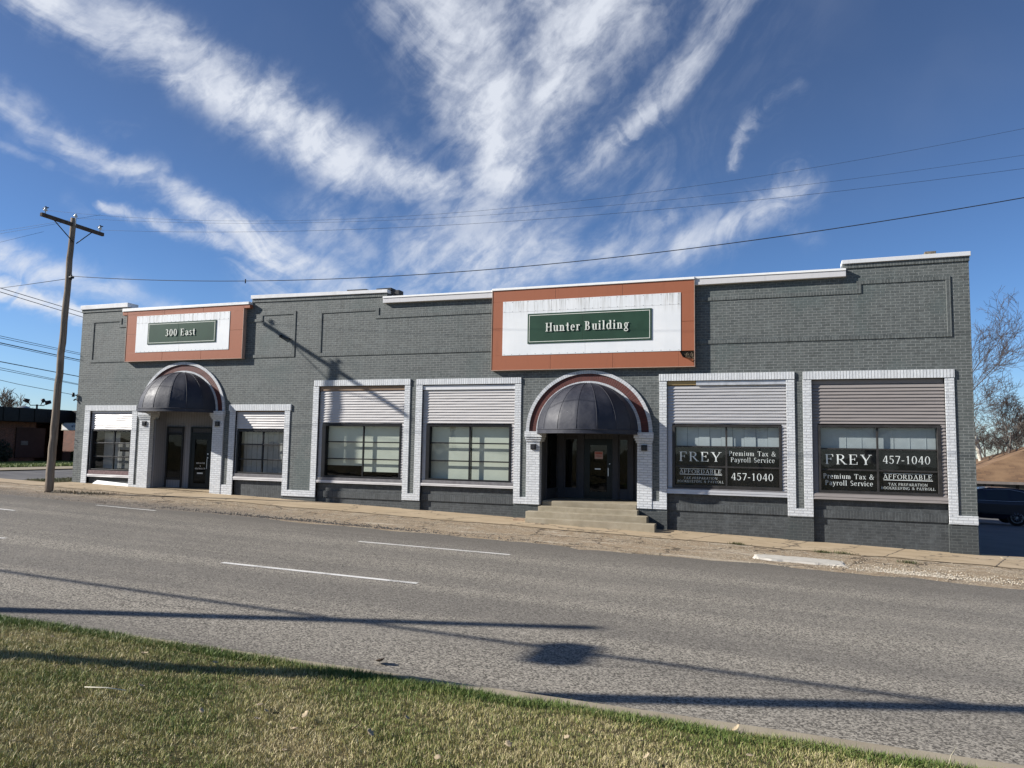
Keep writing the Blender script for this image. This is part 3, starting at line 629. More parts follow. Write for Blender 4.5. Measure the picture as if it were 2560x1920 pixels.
    if ch == 'y': diag(.28, 0, .03, X, T); diag(.10, -.28, .52, X, t*1.4); rect(-.05, X-st, .24, X); rect(.42, X-st, .66, X); rect(.03, -.30, .03+T, -.30+T); return P, .60
    if ch == 'x': diag(.44, 0, .04, X, T); diag(.04, 0, .46, X, t*1.3); rect(0, 0, .2, st); rect(.38, 0, .62, st); rect(-.02, X-st, .24, X); rect(.4, X-st, .6, X); return P, .62
    if ch == 'v': diag(.26, 0, .03, X, T); diag(.32, 0, .50, X, t*1.3); rect(-.05, X-st, .22, X); rect(.40, X-st, .64, X); return P, .58
    if ch == 'd': arc(.30, .34, .27, .36, 40, 320); rect(.44, .0, .44+T, 1.02); rect(.44-sf, 1.02-st, .44, 1.02); rect(.44+T, 0, .44+T+sf, st); return P, .54+T
    if ch == 'b': arc(.36, .34, .27, .36, -140, 140); rect(.1, 0, .1+T, 1.02); rect(.1-sf, 1.02-st, .1, 1.02); return P, .68
    if ch == 'f': rect(.14, 0, .14+T, .82); serif(.14, 0); rect(.02, X-t*1.3, .14, X); rect(.14+T, X-t*1.3, .40, X); arc(.34, .82, .20, .22, 40, 180, T, t*1.2); return P, .42
    if ch == 'g': arc(.28, .42, .22, .27, 0, 360, T*.85, t); arc(.28, -.12, .27, .19, 0, 360, T*.8, t*1.2); rect(.18, .05, .42, .05+t*1.8); rect(.46, .60, .62, .60+t*1.3); return P, .60
    return P, .5
def lettering(mb, s, x0, x1, zb, cap, y0, y1, T=.15, t=.055, sp_=.11):
    """write s so that it spans x0..x1 with its baseline at zb"""
    w = 0; items = []
    for ch in s:
        P, a = glyph(ch, T, t); items.append((w, P)); w += a+sp_
    sx = (x1-x0)/max(.01, w-.12); k = 0
    for off, P in items:
        for poly in P:
            q = [(x0+(off+px-.06)*sx, zb+pz*cap) for px, pz in poly]; k += 1
            mb.prism(q, y0-(k % 9)*.0004, y1)

# ------------------------------------------------------------------ the brick building
BLD = thing('commercial_building', 'long single-storey grey painted brick building with white trimmed windows and two arched entrances', 'building', (-10, D, -2.1))
ARA = dict(c=-20.14, sp=1.10, a=1.93, h=1.765)     # arch rings: half width and height of the outer edge
ARB = dict(c=-5.22, sp=.487, a=1.873, h=1.79)
RW = .40                                            # ring width in all
OPEN = {'a': (-24.5, -22.43, 1.107), 'b': (-17.755, -15.71, 1.107), 'c': (-14.385, -11.19, 1.92), 'd': (-10.56, -7.47, 1.918), 'e': (-2.95, .183, 1.93), 'f': (.81, 3.89, 1.915)}
def top_z(x):
    if x < -22.95: return 5.0
    if x < -17.25: return 4.80
    if x < -11.94: return 5.0-.06*(x+17.25)/5.3
    if x < 1.63: return 4.62
    return 4.94
wall = MB(); BOT = -3.2; TH = .32
bx = [-25.24, -22.95, -17.25, -11.94, 1.63, 4.505]
segs = []
for A in (ARA, ARB):
    ia, ih = A['a']-RW, A['h']-RW; n = 28
    xs = [A['c']-ia*math.cos(math.pi*k/n) for k in range(n+1)]
    for k in range(n):
        f = lambda x: A['sp']+ih*math.sqrt(max(0, 1-((x-A['c'])/ia)**2))
        xa, xb = xs[k], xs[k+1]
        cuts = [xa]+[q for q in bx if xa < q < xb]+[xb]
        for u, v in zip(cuts, cuts[1:]):
            tz = top_z((u+v)/2); segs.append((u, v)); wall.prism([(u, f(u)), (v, f(v)), (v, tz), (u, tz)], D, D+TH)
for x0, x1, zt in OPEN.values():
    cuts = [x0]+[q for q in bx if x0 < q < x1]+[x1]
    for u, v in zip(cuts, cuts[1:]): wall.prism([(u, zt), (v, zt), (v, top_z((u+v)/2)), (u, top_z((u+v)/2))], D, D+TH)
solid = sorted([(o[0], o[1]) for o in OPEN.values()]+[(A['c']-A['a']+RW, A['c']+A['a']-RW) for A in (ARA, ARB)])
prev = -25.24
for o0, o1 in solid+[(4.505, 4.505)]:
    cuts = [prev]+[q for q in bx if prev < q < o0]+[o0]
    for u, v in zip(cuts, cuts[1:]):
        if v-u > 1e-4: wall.prism([(u, BOT), (v, BOT), (v, top_z((u+v)/2)), (u, top_z((u+v)/2))], D, D+TH)
    prev = o1
wall.build('wall', GREY, BLD)
# rest of the shell, behind the front
sh = MB(); BK = 43.0
sh.box(-25.24, -24.92, D+TH, BK, BOT, 4.6); sh.box(4.185, 4.505, D+TH, BK, BOT-1.5, 4.6); sh.box(-24.92, 4.185, BK-.3, BK, BOT-1.5, 4.4)
sh.build('side_wall', GREY, BLD)
rf = MB(); rf.box(-24.92, 4.185, D+TH, BK-.3, 3.95, 4.15); rf.build('roof', M['roofm'], BLD)
ib = MB(); ib.box(-24.9, 4.18, D+4.2, D+4.4, -2.4, 3.9); ib.build('partition', M['inside'], BLD)
fl = MB(); fl.box(-24.9, -21.9, D+TH, D+4.2, -1.62, -1.56); fl.box(-18.3, -7.0, D+TH, D+4.2, -1.75, -1.6); fl.box(-3.4, 4.18, D+TH, D+4.2, -1.75, -1.6); fl.build('interior_floor', M['inside'], BLD)

# raised brick outlines
def band(boxes, seed=0):
    b = MB()
    for x0, x1, z0, z1 in boxes: b.box(x0, x1, D-.022, D+.05, z0, z1)
    b.build('raised_band', GREYV if seed else GREYS, BLD, .004)
band([(-24.70, -24.60, 3.05, 4.475), (-24.70, -23.23, 4.475, 4.60), (-23.33, -23.23, 4.35, 4.475), (-23.33, -22.7, 4.25, 4.35), (-24.70, -22.7, 2.945, 3.05)], 1)
band([(-17.6, -16.80, 4.20, 4.30), (-16.90, -16.80, 4.30, 4.405), (-16.90, -15.43, 4.405, 4.51), (-15.53, -15.43, 3.04, 4.405), (-17.6, -15.43, 2.935, 3.04)], 1)
band([(-14.50, -14.385, 3.035, 4.375), (-14.50, -12.22, 4.375, 4.47), (-12.35, -12.22, 4.21, 4.375), (-12.35, -8.0, 4.11, 4.21), (-14.50, -8.0, 2.92, 3.035)], 1)
band([(-2.4, 2.055, 4.15, 4.245), (1.95, 2.055, 4.245, 4.39), (1.95, 4.09, 4.39, 4.48), (3.985, 4.09, 3.045, 4.39), (-2.4, 4.09, 2.945, 3.045)], 1)
# corbel course and copings
def corbel(x0, x1, za, zb):
    b = MB(); b.box(x0, x1, D-.03, D+TH, za-.115, za, zb-.115, zb); b.build('corbel_course', GREYV, BLD, .004)
def coping(x0, x1, zl0, zl1, zr0, zr1, m, pr=.075, back=.42, name='coping'):
    b = MB(); b.box(x0, x1, D-pr, D+back, zl0, zl1, zr0, zr1); return b.build(name, m, BLD, .008)
corbel(-25.27, -22.95, 5.0, 5.0); coping(-25.30, -22.92, 5.003, 5.165, 5.003, 5.168, M['coping'])
corbel(-17.27, -11.93, 5.005, 4.935); coping(-17.30, -11.90, 5.01, 5.14, 4.938, 5.045, M['coping'])
corbel(1.62, 4.52, 4.94, 4.955); coping(1.60, 4.545, 4.943, 5.045, 4.958, 5.07, M['white_paint'])
def metal_cap(x0, x1, z0, z1, zr0, zr1):
    b = MB(); b.box(x0, x1, D-.13, D+.40, z0, z1-.06, zr0, zr1-.06); o = b.build('metal_fascia', M['cop_fascia'], BLD, .006)
    c = MB(); c.box(x0-.003, x1+.003, D-.15, D+.42, z1-.058, z1, zr1-.058, zr1); c.build('cap_strip', M['board'], o, .006)
metal_cap(-12.02, -8.19, 4.59, 4.80, 4.56, 4.785); metal_cap(-2.17, 1.69, 4.595, 4.825, 4.60, 4.812)
coping(-22.9, -17.26, 4.803, 4.915, 4.803, 4.90, M['coping'], .05)
# odd bits of masonry left on top of the parapet
b = MB(); b.box(-13.55, -12.80, D+.12, D+.40, 5.075, 5.16, 5.065, 5.15); tag(b.build('roof_tile', M['darkstone'], None, .01), 'flat dark slab lying on the pale coping left of the low fascia', 'slab')
b = MB(); b.box(-12.42, -11.86, D+.10, D+.45, 5.052, 5.135); b.box(-11.89, -11.6, D+.16, D+.46, 4.90, 5.06); tag(b.build('loose_masonry', M['darkstone'], None, .012), 'dark lump of masonry at the step where the pale coping ends', 'masonry')
b = MB(); b.box(3.55, 3.80, D+.02, D+.22, 5.065, 5.155); tag(b.build('loose_brick', M['tile'], None, .01), 'single mossy brick lying on the white coping at the highest corner', 'brick')

# white brick surrounds
def wbox(name, m, x0, x1, z0, z1, pr=.03, parent=BLD, bev=.006):
    b = MB(); b.box(x0, x1, D-pr, D+.10, z0, z1); return b.build(name, m, parent, bev)
def jamb(x0, x1, z0, z1): wbox('window_jamb', WHITEB, x0, x1, z0, z1)
def head(x0, x1, z0, z1): wbox('window_header', WHITEV, x0, x1, z0, z1, .047)
head(-24.755, -22.215, 1.107, 1.312); jamb(-24.77, -24.5, -1.9, 1.105); jamb(-22.43, -22.19, -1.585, 1.105)
head(-18.03, -15.455, 1.107, 1.322); jamb(-18.0, -17.755, -1.45, 1.105); jamb(-15.71, -15.495, -1.535, 1.105)
head(-14.575, -10.985, 1.92, 2.113); jamb(-14.605, -14.385, -1.535, 1.918); jamb(-11.19, -10.99, -1.485, 1.918)
head(-10.785, -7.265, 1.918, 2.10); jamb(-10.785, -10.56, -1.485, 1.916); jamb(-7.47, -7.265, -1.455, 1.916)
head(-3.165, .397, 1.93, 2.125); jamb(-3.158, -2.95, -1.42, 1.928); jamb(.183, .393, -1.46, 1.928)
head(.602, 4.108, 1.915, 2.125); jamb(.592, .81, -1.46, 1.913); jamb(3.89, 4.098, -1.475, 1.913)
def foot(x0, x1, z0, z1, pr=.035): wbox('white_base_course', WHITEB, x0, x1, z0, z1, pr)
foot(-22.43, -22.03, -1.95, -1.588); foot(-18.24, -17.755, -1.95, -1.453)
foot(-15.71, -14.385, -1.742, -1.538); foot(-11.19, -10.56, -1.70, -1.488); foot(-7.47, -7.07, -1.66, -1.458)
foot(-3.355, -2.95, -1.637, -1.423); foot(.183, .81, -1.665, -1.463); foot(3.89, 4.512, -1.688, -1.478)
# entrance piers with corbelled caps
def pier(x0, x1, z0, zt, inner, ret):
    b = MB(); b.box(x0, x1, D-.05, D+.14, z0, zt-.30); o = b.build('entrance_pier', WHITEB, BLD, .008)
    for k, (e, h0, h1) in enumerate(((.035, -.30, -.235), (.065, -.235, -.17), (.095, -.17, -.001))):
        c = MB(); xa, xb = (x0-e*.4, x1+e*.9) if inner > 0 else (x0-e*.9, x1+e*.4)
        c.box(xa, xb, D-.05-e*.8, D+ret, zt+h0, zt+h1-.0005); c.build('pier_cap', WHITEB, o, .006)
    return o
pier(-22.03, -21.53, -1.95, ARA['sp'], 1, .30); pier(-18.70, -18.24, -1.95, ARA['sp'], -1, .30)
pier(-7.07, -6.65, -1.66, ARB['sp'], 1, .30); pier(-3.775, -3.355, -1.637, ARB['sp'], -1, .30)
# arch rings
def ring(A, o, i, y0, y1, m, name):
    b = MB(); n = 40
    for k in range(n):
        q = []
        for kk in (k, k+1):
            t = math.pi*(1-kk/n); q.append((math.cos(t), math.sin(t)))
        (c0, s0), (c1, s1) = q
        P = lambda d, c, s: (A['c']+(A['a']-d)*c, A['sp']+(A['h']-d)*s)
        b.prism([P(i, c0, s0), P(i, c1, s1), P(o, c1, s1), P(o, c0, s0)], y0, y1)
    return b.build(name, m, BLD)
for A, nm in ((ARA, 'l'), (ARB, 'r')):
    lx, lz = A['c']-BLD.location.x, A['sp']-BLD.location.z
    wm = arch_mat('white_arch_brick_'+nm, (.56, .57, .58), (.44, .455, .47), (.30, .31, .32), lx, lz); rm = arch_mat('red_arch_brick_'+nm, (.105, .021, .014), (.075, .016, .011), (.04, .012, .010), lx, lz)
    ring(A, 0, .098, D-.055, D+.1, wm, 'arch_outer_ring'); ring(A, .098, .315, D-.012, D+.1, rm, 'red_arch_ring'); ring(A, .315, RW+.006, D-.03, D+.3, wm, 'arch_inner_ring')

# window bays
def laps(b, x0, x1, z0, z1, y, lap=.0855, out=.032, wav=.004, sd=1):
    z = z1; r_ = random.Random(sd)
    while z > z0+.005:
        zb = max(z0, z-lap); o_ = out*(z-zb)/lap; n = max(2, int((x1-x0)/.35))
        ys = [r_.uniform(-wav, wav) for _ in range(n+1)]
        for k in range(n):
            xa = x0+(x1-x0)*k/n; xb = x0+(x1-x0)*(k+1)/n
            b.face([(xa, y-o_+ys[k], zb), (xb, y-o_+ys[k+1], zb), (xb, y, z), (xa, y, z)])
            b.face([(xa, y, zb), (xb, y, zb), (xb, y-o_+ys[k+1], zb), (xa, y-o_+ys[k], zb)])
        b.face([(x0, y, zb), (x0, y-o_, zb), (x0, y, z)]); b.face([(x1, y, zb), (x1, y, z), (x1, y-o_, zb)])
        z = zb
def ground_at(x): return gz(x, D)
def bay(key, wx0, wx1, wz0, wz1, mx, t1, t2, gx0, gx1, gz0, gz1, sillz, sm, spand=True, fm=None, ledge=None, trim=None, sdn=1):
    x0, x1, zt = OPEN[key]; fm = fm or M['frame']; g = .002
    yS = D+.075                                     # siding face
    tz = trim if trim else zt
    s = MB(); laps(s, x0+g, x1-g, wz1+.03, tz-.005, yS, sd=sdn); laps(s, x0+g, wx0-.005, sillz[1]+.0, wz1+.029, yS, sd=sdn+1); laps(s, wx1+.005, x1-g, sillz[1], wz1+.029, yS, sd=sdn+2)
    s.face([(x0, D+.11, sillz[0]), (x1, D+.11, sillz[0]), (x1, D+.11, zt), (x0, D+.11, zt)]) if False else None
    s.build('lap_siding', sm, BLD)
    # window: frame, muntins, glass
    f = MB(); y0, y1 = D+.035, D+.20
    f.box(wx0, gx0, y0, y1, wz0, wz1); f.box(gx1, wx1, y0, y1, wz0, wz1); f.box(gx0, gx1, y0, y1, gz1, wz1); f.box(gx0, gx1, y0, y1, wz0, gz0)
    w = f.build('window', fm, BLD, .004)
    mu = MB(); mw = .024; ym = D+.105
    mu.box(mx-mw, mx+mw, ym, ym+.05, gz0, gz1)
    for t in (t1, t2):
        mu.box(gx0, mx-mw, ym, ym+.045, t-.02, t+.02); mu.box(mx+mw, gx1, ym, ym+.045, t-.02, t+.02)
    mu.build('muntin', fm, w, .003)
    gl = MB(); gl.face([(gx0, D+.135, gz0), (gx1, D+.135, gz0), (gx1, D+.135, gz1), (gx0, D+.135, gz1)]); gl.build('glass', GLASS, w)
    # ledge and sill boards
    l = MB(); l.box(x0+g, x1-g, D-.0, D+.2, sillz[1]-.004+.0, wz0-.002); l.build('window_ledge', ledge or M['greyledge'], w, .006)
    sb = MB(); laps(sb, x0+g, x1-g, sillz[0], sillz[1]-.006, D-.012, lap=(sillz[1]-sillz[0])/2, out=.012); sb.box(x0+g, x1-g, D-.01, D+.2, sillz[0]+.001, sillz[1]-.007); sb.build('sill_board', sm, w)
    # brick spandrel under the window
    if spand:
        zg = min(ground_at(x0), ground_at(x1))-.3; zl = spand
        p = MB(); p.box(x0, x1, D+.11, D+.25, zg, zl-.0); p.box(x0, x1, D+.105, D+.25, zl+.21, sillz[0]+.04); p.build('spandrel', GREYD, BLD)
        q = MB(); q.box(x0, x1, D+.075, D+.25, zl+.002, zl+.208); q.build('soldier_course', GREYDV, BLD, .004)
    return w
wA = bay('a', -24.44, -22.47, -1.11, .40, -23.37, -.095, -.60, -24.37, -22.53, -1.06, .35, (-1.35, -1.25), M['siding'], spand=None, ledge=M['redledge'], sdn=11)
wB = bay('b', -17.70, -15.73, -1.05, .45, -16.66, -.045, -.56, -17.63, -15.79, -1.0, .39, (-1.265, -1.15), M['siding'], spand=None, sdn=21)
wC = bay('c', -14.245, -11.30, -1.075, .672, -12.715, .09, -.46, -14.10, -11.366, -1.02, .605, (-1.25, -1.165), M['siding'], spand=-1.73, trim=1.765, sdn=31)  # left frame side built wide and black to take in the shadow beside it
wD = bay('d', -10.42, -7.583, -1.05, .672, -8.965, .105, -.447, -10.30, -7.655, -1.0, .61, (-1.225, -1.14), M['siding'], spand=-1.70, trim=1.755, sdn=41)  # left frame side widened likewise, shadow included in its black
wE = bay('e', -2.81, .055, -1.03, .705, -1.365, .112, -.435, -2.74, -.015, -.945, .655, (-1.19, -1.06), M['siding_m'], spand=-1.66, fm=M['bronze'], trim=1.80, sdn=51)
wF = bay('f', .95, 3.775, -1.035, .73, 2.355, .11, -.43, 1.012, 3.70, -.965, .665, (-1.195, -1.045), M['taupe'], spand=-1.675, fm=M['bronze'], ledge=M['taupe'], trim=1.785, sdn=61)
# plain lower brick under the two short windows
for x0, x1, z1 in ((-24.5, -22.43, -1.35), (-17.755, -15.71, -1.265)):
    p = MB(); p.box(x0, x1, D+.09, D+.25, -2.2, z1+.03); p.build('spandrel', GREYDV if x0 > -20 else GREYD, BLD)
# trim boards over the siding
def trimb(x0, x1, z0, z1, m, y=.01): b = MB(); b.box(x0+.003, x1-.003, D+y, D+.12, z0, z1); b.build('trim_board', m, BLD, .006)
trimb(-14.385, -11.19, 1.768, 1.905, M['wood_raw'], .03); trimb(-10.56, -7.47, 1.758, 1.895, M['white_paint'], .012)
trimb(-2.95, -2.16, 1.815, 1.925, M['wood_new'], .03); trimb(-2.155, .183, 1.80, 1.918, M['flashing'], .0); trimb(.81, 3.89, 1.79, 1.91, M['taupe'], .085)
trimb(-24.5, -22.43, 1.04, 1.105, M['white_paint'], .05); trimb(-17.755, -15.71, 1.06, 1.105, M['wood_raw'], .06)
# shades and blinds behind the glass
def plane_part(name, m, parent, x0, x1, z0, z1, y): 
    b = MB(); b.box(x0, x1, y, y+.012, z0, z1); return b.build(name, m, parent)
plane_part('window_shade', M['shade'], wC, -14.2, -12.80, -.68, .62, D+.275); plane_part('window_shade', M['shade'], wC, -12.76, -11.3, -.865, .62, D+.275)
plane_part('window_shade', M['shade'], wD, -10.4, -8.99, -1.04, .62, D+.275); plane_part('window_shade', M['shade'], wD, -8.95, -7.6, -1.04, .62, D+.275)
b = MB()
for k in range(17): b.box(-17.6+k*.111, -17.6+k*.111+.105, D+.32+.01*(k % 2), D+.33+.01*(k % 2), -1.0, .38)
b.build('window_blind', M['blindd'], wB)
b = MB()
for k in range(34):
    z = -1.02+k*.0285
    if k not in (14, 15, 22, 23): b.box(-23.33, -22.55, D+.27, D+.285, z, z+.016)
b.box(-24.2, -23.42, D+.42, D+.43, -1.05, .3); b.build('window_blind', M['blindd'], wA)
b = MB()
for k in range(9): b.box(-2.72+k*.303, -2.72+k*.303+.297, D+.24+.02*(k % 2), D+.25+.02*(k % 2), .12, .65)
b.build('window_blind', M['blind'], wE)
b = MB()
for k in range(18): z = .125+k*.03; b.box(1.02, 3.69, D+.23, D+.235, z, z+.0275)
for k in range(7): b.box(1.25+k*.37, 1.262+k*.37, D+.222, D+.228, .12, .66)
b.build('window_blind', M['blind'], wF)
# lettered black film
def film(w, x0, x1, z0, z1):
    b = MB(); b.box(x0, x1, D+.150, D+.154, z0, z1); return b.build('window_film', M['film'], w)
def film_text(w, rows, x0, x1, z0, z1, T=.15, t=.05, lines=()):
    """rows: (text, fraction span left, right, baseline, cap height) within the pane"""
    wd, hh = x1-x0, z1-z0
    for s, l, r_, zb, cap in rows:
        b = MB(); lettering(b, s, x0+l*wd, x0+r_*wd, z0+zb*hh, cap*hh, D+.1452, D+.1495, T, t); b.build('lettering', M['lettw'], w)
    for l, r_, zz, th in lines:
        b = MB(); b.box(x0+l*wd, x0+r_*wd, D+.1455, D+.1495, z0+zz*hh, z0+(zz+th)*hh); b.build('rule_line', M['lettw'], w)
FREY = [('FREY', .075, .925, .24, .51)]
PREM = [('Premium Tax &', .03, .96, .58, .25), ('Payroll Service', .065, .935, .24, .25)]
PHON = [('457-1040', .075, .905, .33, .39)]
AFFO = [('AFFORDABLE', .075, .93, .635, .23), ('TAX PREPARATION', .16, .84, .31, .13), ('BOOKKEEPING & PAYROLL', .03, .97, .12, .13)]
ALN = [(.075, .93, .57, .03), (.075, .93, .90, .02)]
def quads(w, gx0, gx1, mx, zt, zm, zb, tl, tr, bl, br):
    for (rows, x0, x1, z0, z1) in ((tl, gx0+.02, mx-.03, zm+.02, zt-.02), (tr, mx+.03, gx1-.02, zm+.02, zt-.02), (bl, gx0+.02, mx-.03, zb+.01, zm-.02), (br, mx+.03, gx1-.02, zb+.01, zm-.02)):
        film(w, x0-.01, x1+.01, z0-.01, z1+.01)
        film_text(w, rows, x0, x1, z0, z1, T=.12 if rows is FREY or rows is PREM else (.10 if rows is AFFO else .12), t=.045, lines=ALN if rows is AFFO else ())
quads(wE, -2.74, -.015, -1.365, .112, -.435, -.945, FREY, PREM, AFFO, PHON)
quads(wF, 1.012, 3.70, 2.355, .11, -.43, -.965, FREY, PHON, PREM, AFFO)

# ---- left entrance: shallow recess, floor level with the pavement
def wallq(b, p0, p1, z0, z1): b.face([(p0[0], p0[1], z0), (p1[0], p1[1], z0), (p1[0], p1[1], z1), (p0[0], p0[1], z1)])
def boards(name, base_):
    m, N, bb = mat(name); s = N.sep(objco(N))
    f = N.m('FRACT', N.m('MULTIPLY', N.m('ADD', s[0], N.m('MULTIPLY', s[1], 1.3)), 7.5)); j = N.m('MULTIPLY', N.ss(f, 0, .1), N.ss(f, 1, .9))
    N.link(N.mix(j, tuple(x*.55 for x in base_), base_), bb.inputs['Base Color']); bb.inputs['Roughness'].default_value = .6; bump(N, bb, j, .6, .01); return m
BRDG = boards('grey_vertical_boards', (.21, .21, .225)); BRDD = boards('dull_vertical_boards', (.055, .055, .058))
YA = D+.30
bl0, bl1 = (-21.46, D+.66), (-18.55, D+1.70)             # back wall runs at an angle to the street
def along(u, off=0.0):
    dx, dy = bl1[0]-bl0[0], bl1[1]-bl0[1]; L = math.hypot(dx, dy); 
    return (bl0[0]+dx*u/L+dy/L*off, bl0[1]+dy*u/L-dx/L*off)      # off > 0 comes towards the street
en = MB(); wallq(en, (-21.46, YA), bl0, -1.9, 1.12); en.box(-21.53, -21.44, D+.14, YA, -1.9, 1.10-.30); en.build('recess_side_wall', BRDG, BLD)
en = MB(); wallq(en, bl0, bl1, -1.9, 1.12); en.build('recess_back_wall', BRDG, BLD)
en = MB(); wallq(en, bl1, (-18.55, YA), -1.9, 1.12); en.build('recess_side_wall', BRDG, BLD)
en = MB(); en.face([(-21.6, YA-.25, 1.12), (-18.5, YA-.25, 1.12), (-18.5, D+1.75, 1.12), (-21.6, D+1.75, 1.12)]); en.build('recess_ceiling', M['ceil'], BLD)
def tymp(A, y):
    b = MB(); n = 30; ia, ih = A['a']-RW, A['h']-RW
    b.prism([(A['c']+ia*math.cos(math.pi*k/n), A['sp']+.005+ih*math.sin(math.pi*k/n)) for k in range(n+1)], y, y+.03); b.build('arch_panel', M['panelw'], BLD)
tymp(ARA, D+.12); tymp(ARB, D+.12)
en = MB(); en.grid(6, 6, lambda u, v: (-21.53+2.9*u, D+.1+1.7*v, gz(-21.53+2.9*u, D)+.034)); en.build('entrance_floor', SIDEW, BLD)
def on_back(b, u0, u1, z0, z1, o0, o1):
    a, c = along(u0, o1), along(u1, o1); d, e = along(u1, o0), along(u0, o0)
    b.hexa([(*a, z0), (*c, z0), (*d, z0), (*e, z0), (*a, z1), (*c, z1), (*d, z1), (*e, z1)])
LB = math.hypot(bl1[0]-bl0[0], bl1[1]-bl0[1])

zf = -1.72
sl = MB(); on_back(sl, .05, .68, .50, .555, .002, .06); on_back(sl, .05, .11, zf, .50, .002, .06); on_back(sl, .62, .68, zf, .50, .002, .06); on_back(sl, .11, .62, .25, .34, .002, .06); on_back(sl, .11, .62, -1.40, -1.32, .002, .06)
sw = sl.build('sidelight', M['frame'], BLD, .004)
g_ = MB(); on_back(g_, .11, .62, -1.32, .25, .02, .024); g_.build('glass', GLASSD, sw)
g_ = MB(); on_back(g_, .11, .62, -1.32, .25, .004, .008); g_.build('window_blind', M['inside'], sw)  # no real blind: near-black sheet standing in for the dark interior
g_ = MB(); on_back(g_, .11, .62, .34, .50, .002, .03); g_.build('transom_panel', BRDD, sw)
g_ = MB(); on_back(g_, .11, .62, zf, -1.40, .002, .03); g_.build('lower_panel', BRDG, sw)
dr = MB(); on_back(dr, 0.94, 1.74, .50, .555, .002, .07); on_back(dr, 0.94, 0.997, zf, .50, .002, .07); on_back(dr, 1.683, 1.74, zf, .50, .002, .07); on_back(dr, 0.997, 1.683, .27, .34, .002, .07)
on_back(dr, 0.997, 1.12, zf, .27, .002, .05); on_back(dr, 1.56, 1.683, zf, .27, .002, .05); on_back(dr, 1.12, 1.56, .10, .27, .002, .05); on_back(dr, 1.12, 1.56, zf, -1.52, .002, .05)
do = dr.build('door', M['doorg'], BLD, .004)
g_ = MB(); on_back(g_, 1.12, 1.56, -1.52, .10, .022, .026); g_.build('glass', GLASSD, do)
g_ = MB(); on_back(g_, 1.12, 1.56, -1.52, .10, .004, .008); g_.build('door_backing', M['doorg'], do)  # dark sheet close behind the door glass, in place of a room
g_ = MB(); on_back(g_, 0.997, 1.683, .34, .50, .002, .03); g_.build('transom_panel', BRDD, do)
g_ = MB(); on_back(g_, 1.25, 1.462, -1.17, -1.12, .05, .06); g_.build('mail_slot', M['steel'], do)
g_ = MB(); on_back(g_, 1.601, 1.642, -.46, -.41, .05, .075); on_back(g_, 1.601, 1.642, -.60, -.55, .05, .09); on_back(g_, 1.593, 1.613, -.98, -.62, .06, .08); g_.build('door_handle', M['steel'], do)
# three rows of small letters on the glass of the door
def text_on_back(s, u0, u1, zb, cap, parent):
    tmp = MB(); lettering(tmp, s, u0, u1, zb, cap, .030, .0275, .17, .08)
    out = MB()
    for x, y, z in tmp.v: p = along(x, y); out.v.append((p[0], p[1], z))
    out.f = tmp.f; out.smooth = tmp.smooth; out.build('lettering', M['lettw'], parent)
text_on_back('DICK HUNTER', 1.20, 1.51, -.80, .05, do); text_on_back('&', 1.33, 1.37, -.90, .045, do); text_on_back('ASSOCIATES LTD', 1.15, 1.54, -1.0, .05, do)

# ---- right entrance: deep recess above the steps
LZ = -1.535
YB = D+1.8
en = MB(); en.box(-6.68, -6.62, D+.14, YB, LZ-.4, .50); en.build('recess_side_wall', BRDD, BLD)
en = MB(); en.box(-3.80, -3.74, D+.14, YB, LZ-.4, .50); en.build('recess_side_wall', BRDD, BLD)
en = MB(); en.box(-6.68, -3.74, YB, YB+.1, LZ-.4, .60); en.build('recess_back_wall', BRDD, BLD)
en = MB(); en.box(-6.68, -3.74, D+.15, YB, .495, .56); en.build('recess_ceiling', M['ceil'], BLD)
def framebox(x0, x1, z0, z1, parts, name, fm, yb=YB, gl=True):
    f = MB()
    for a in parts: f.box(a[0], a[1], yb-.05, yb-.002, a[2], a[3])
    return f.build(name, fm, BLD, .004)
PAN = M['panelg']
for i, (x0, x1, nm) in enumerate(((-6.41, -5.97, 'sidelight'), (-4.68, -4.36, 'sidelight'))):
    w = framebox(0, 0, 0, 0, [(x0, x0+.04, LZ, .50), (x1-.04, x1, LZ, .50), (x0+.04, x1-.04, .44, .50), (x0+.04, x1-.04, .29, .36), (x0+.04, x1-.04, -1.28, -1.22)], nm, PAN)
    b = MB(); b.box(x0+.04, x1-.04, YB-.02, YB-.016, -1.22, .29); b.build('glass', GLASSD, w)
    b = MB(); b.box(x0+.04, x1-.04, YB-.010, YB-.004, -1.22, .29); b.build('dark_backing', M['inside'], w)  # near-black sheet behind the pane stands in for the dark interior
    b = MB(); b.box(x0+.04, x1-.04, YB-.03, YB-.004, LZ, -1.28); b.build('lower_panel', PAN, w)
    b = MB(); b.box(x0+.04, x1-.04, YB-.03, YB-.004, .36, .44); b.build('transom_panel', BRDD, w)
for x0, x1 in ((-6.62, -6.41), (-5.97, -5.76), (-4.86, -4.68), (-4.36, -4.20)):
    b = MB(); b.box(x0+.002, x1-.002, YB-.08, YB-.003, LZ, .495); b.build('corner_post' if x0 < -6.5 or x0 > -4.5 else 'door_post', PAN, BLD, .006)
dB = framebox(0, 0, 0, 0, [(-5.76, -5.70, LZ, .31), (-4.92, -4.86, LZ, .31), (-5.70, -4.92, .25, .31), (-5.70, -5.58, LZ, .25), (-5.04, -4.92, LZ, .25), (-5.58, -5.04, .12, .25), (-5.58, -5.04, LZ, -1.32)], 'door', M['doorg'])
b = MB(); b.box(-5.58, -5.04, YB-.03, YB-.026, -1.32, .12); b.build('glass', GLASSD, dB)
b = MB(); b.box(-5.58, -5.04, YB-.012, YB-.006, -1.32, .12); b.build('door_backing', M['inside'], dB)  # near-black sheet in place of the dark room behind the door
b = MB(); b.box(-5.757, -4.863, YB-.04, YB-.004, .315, .49); b.build('transom_panel', BRDD, dB)
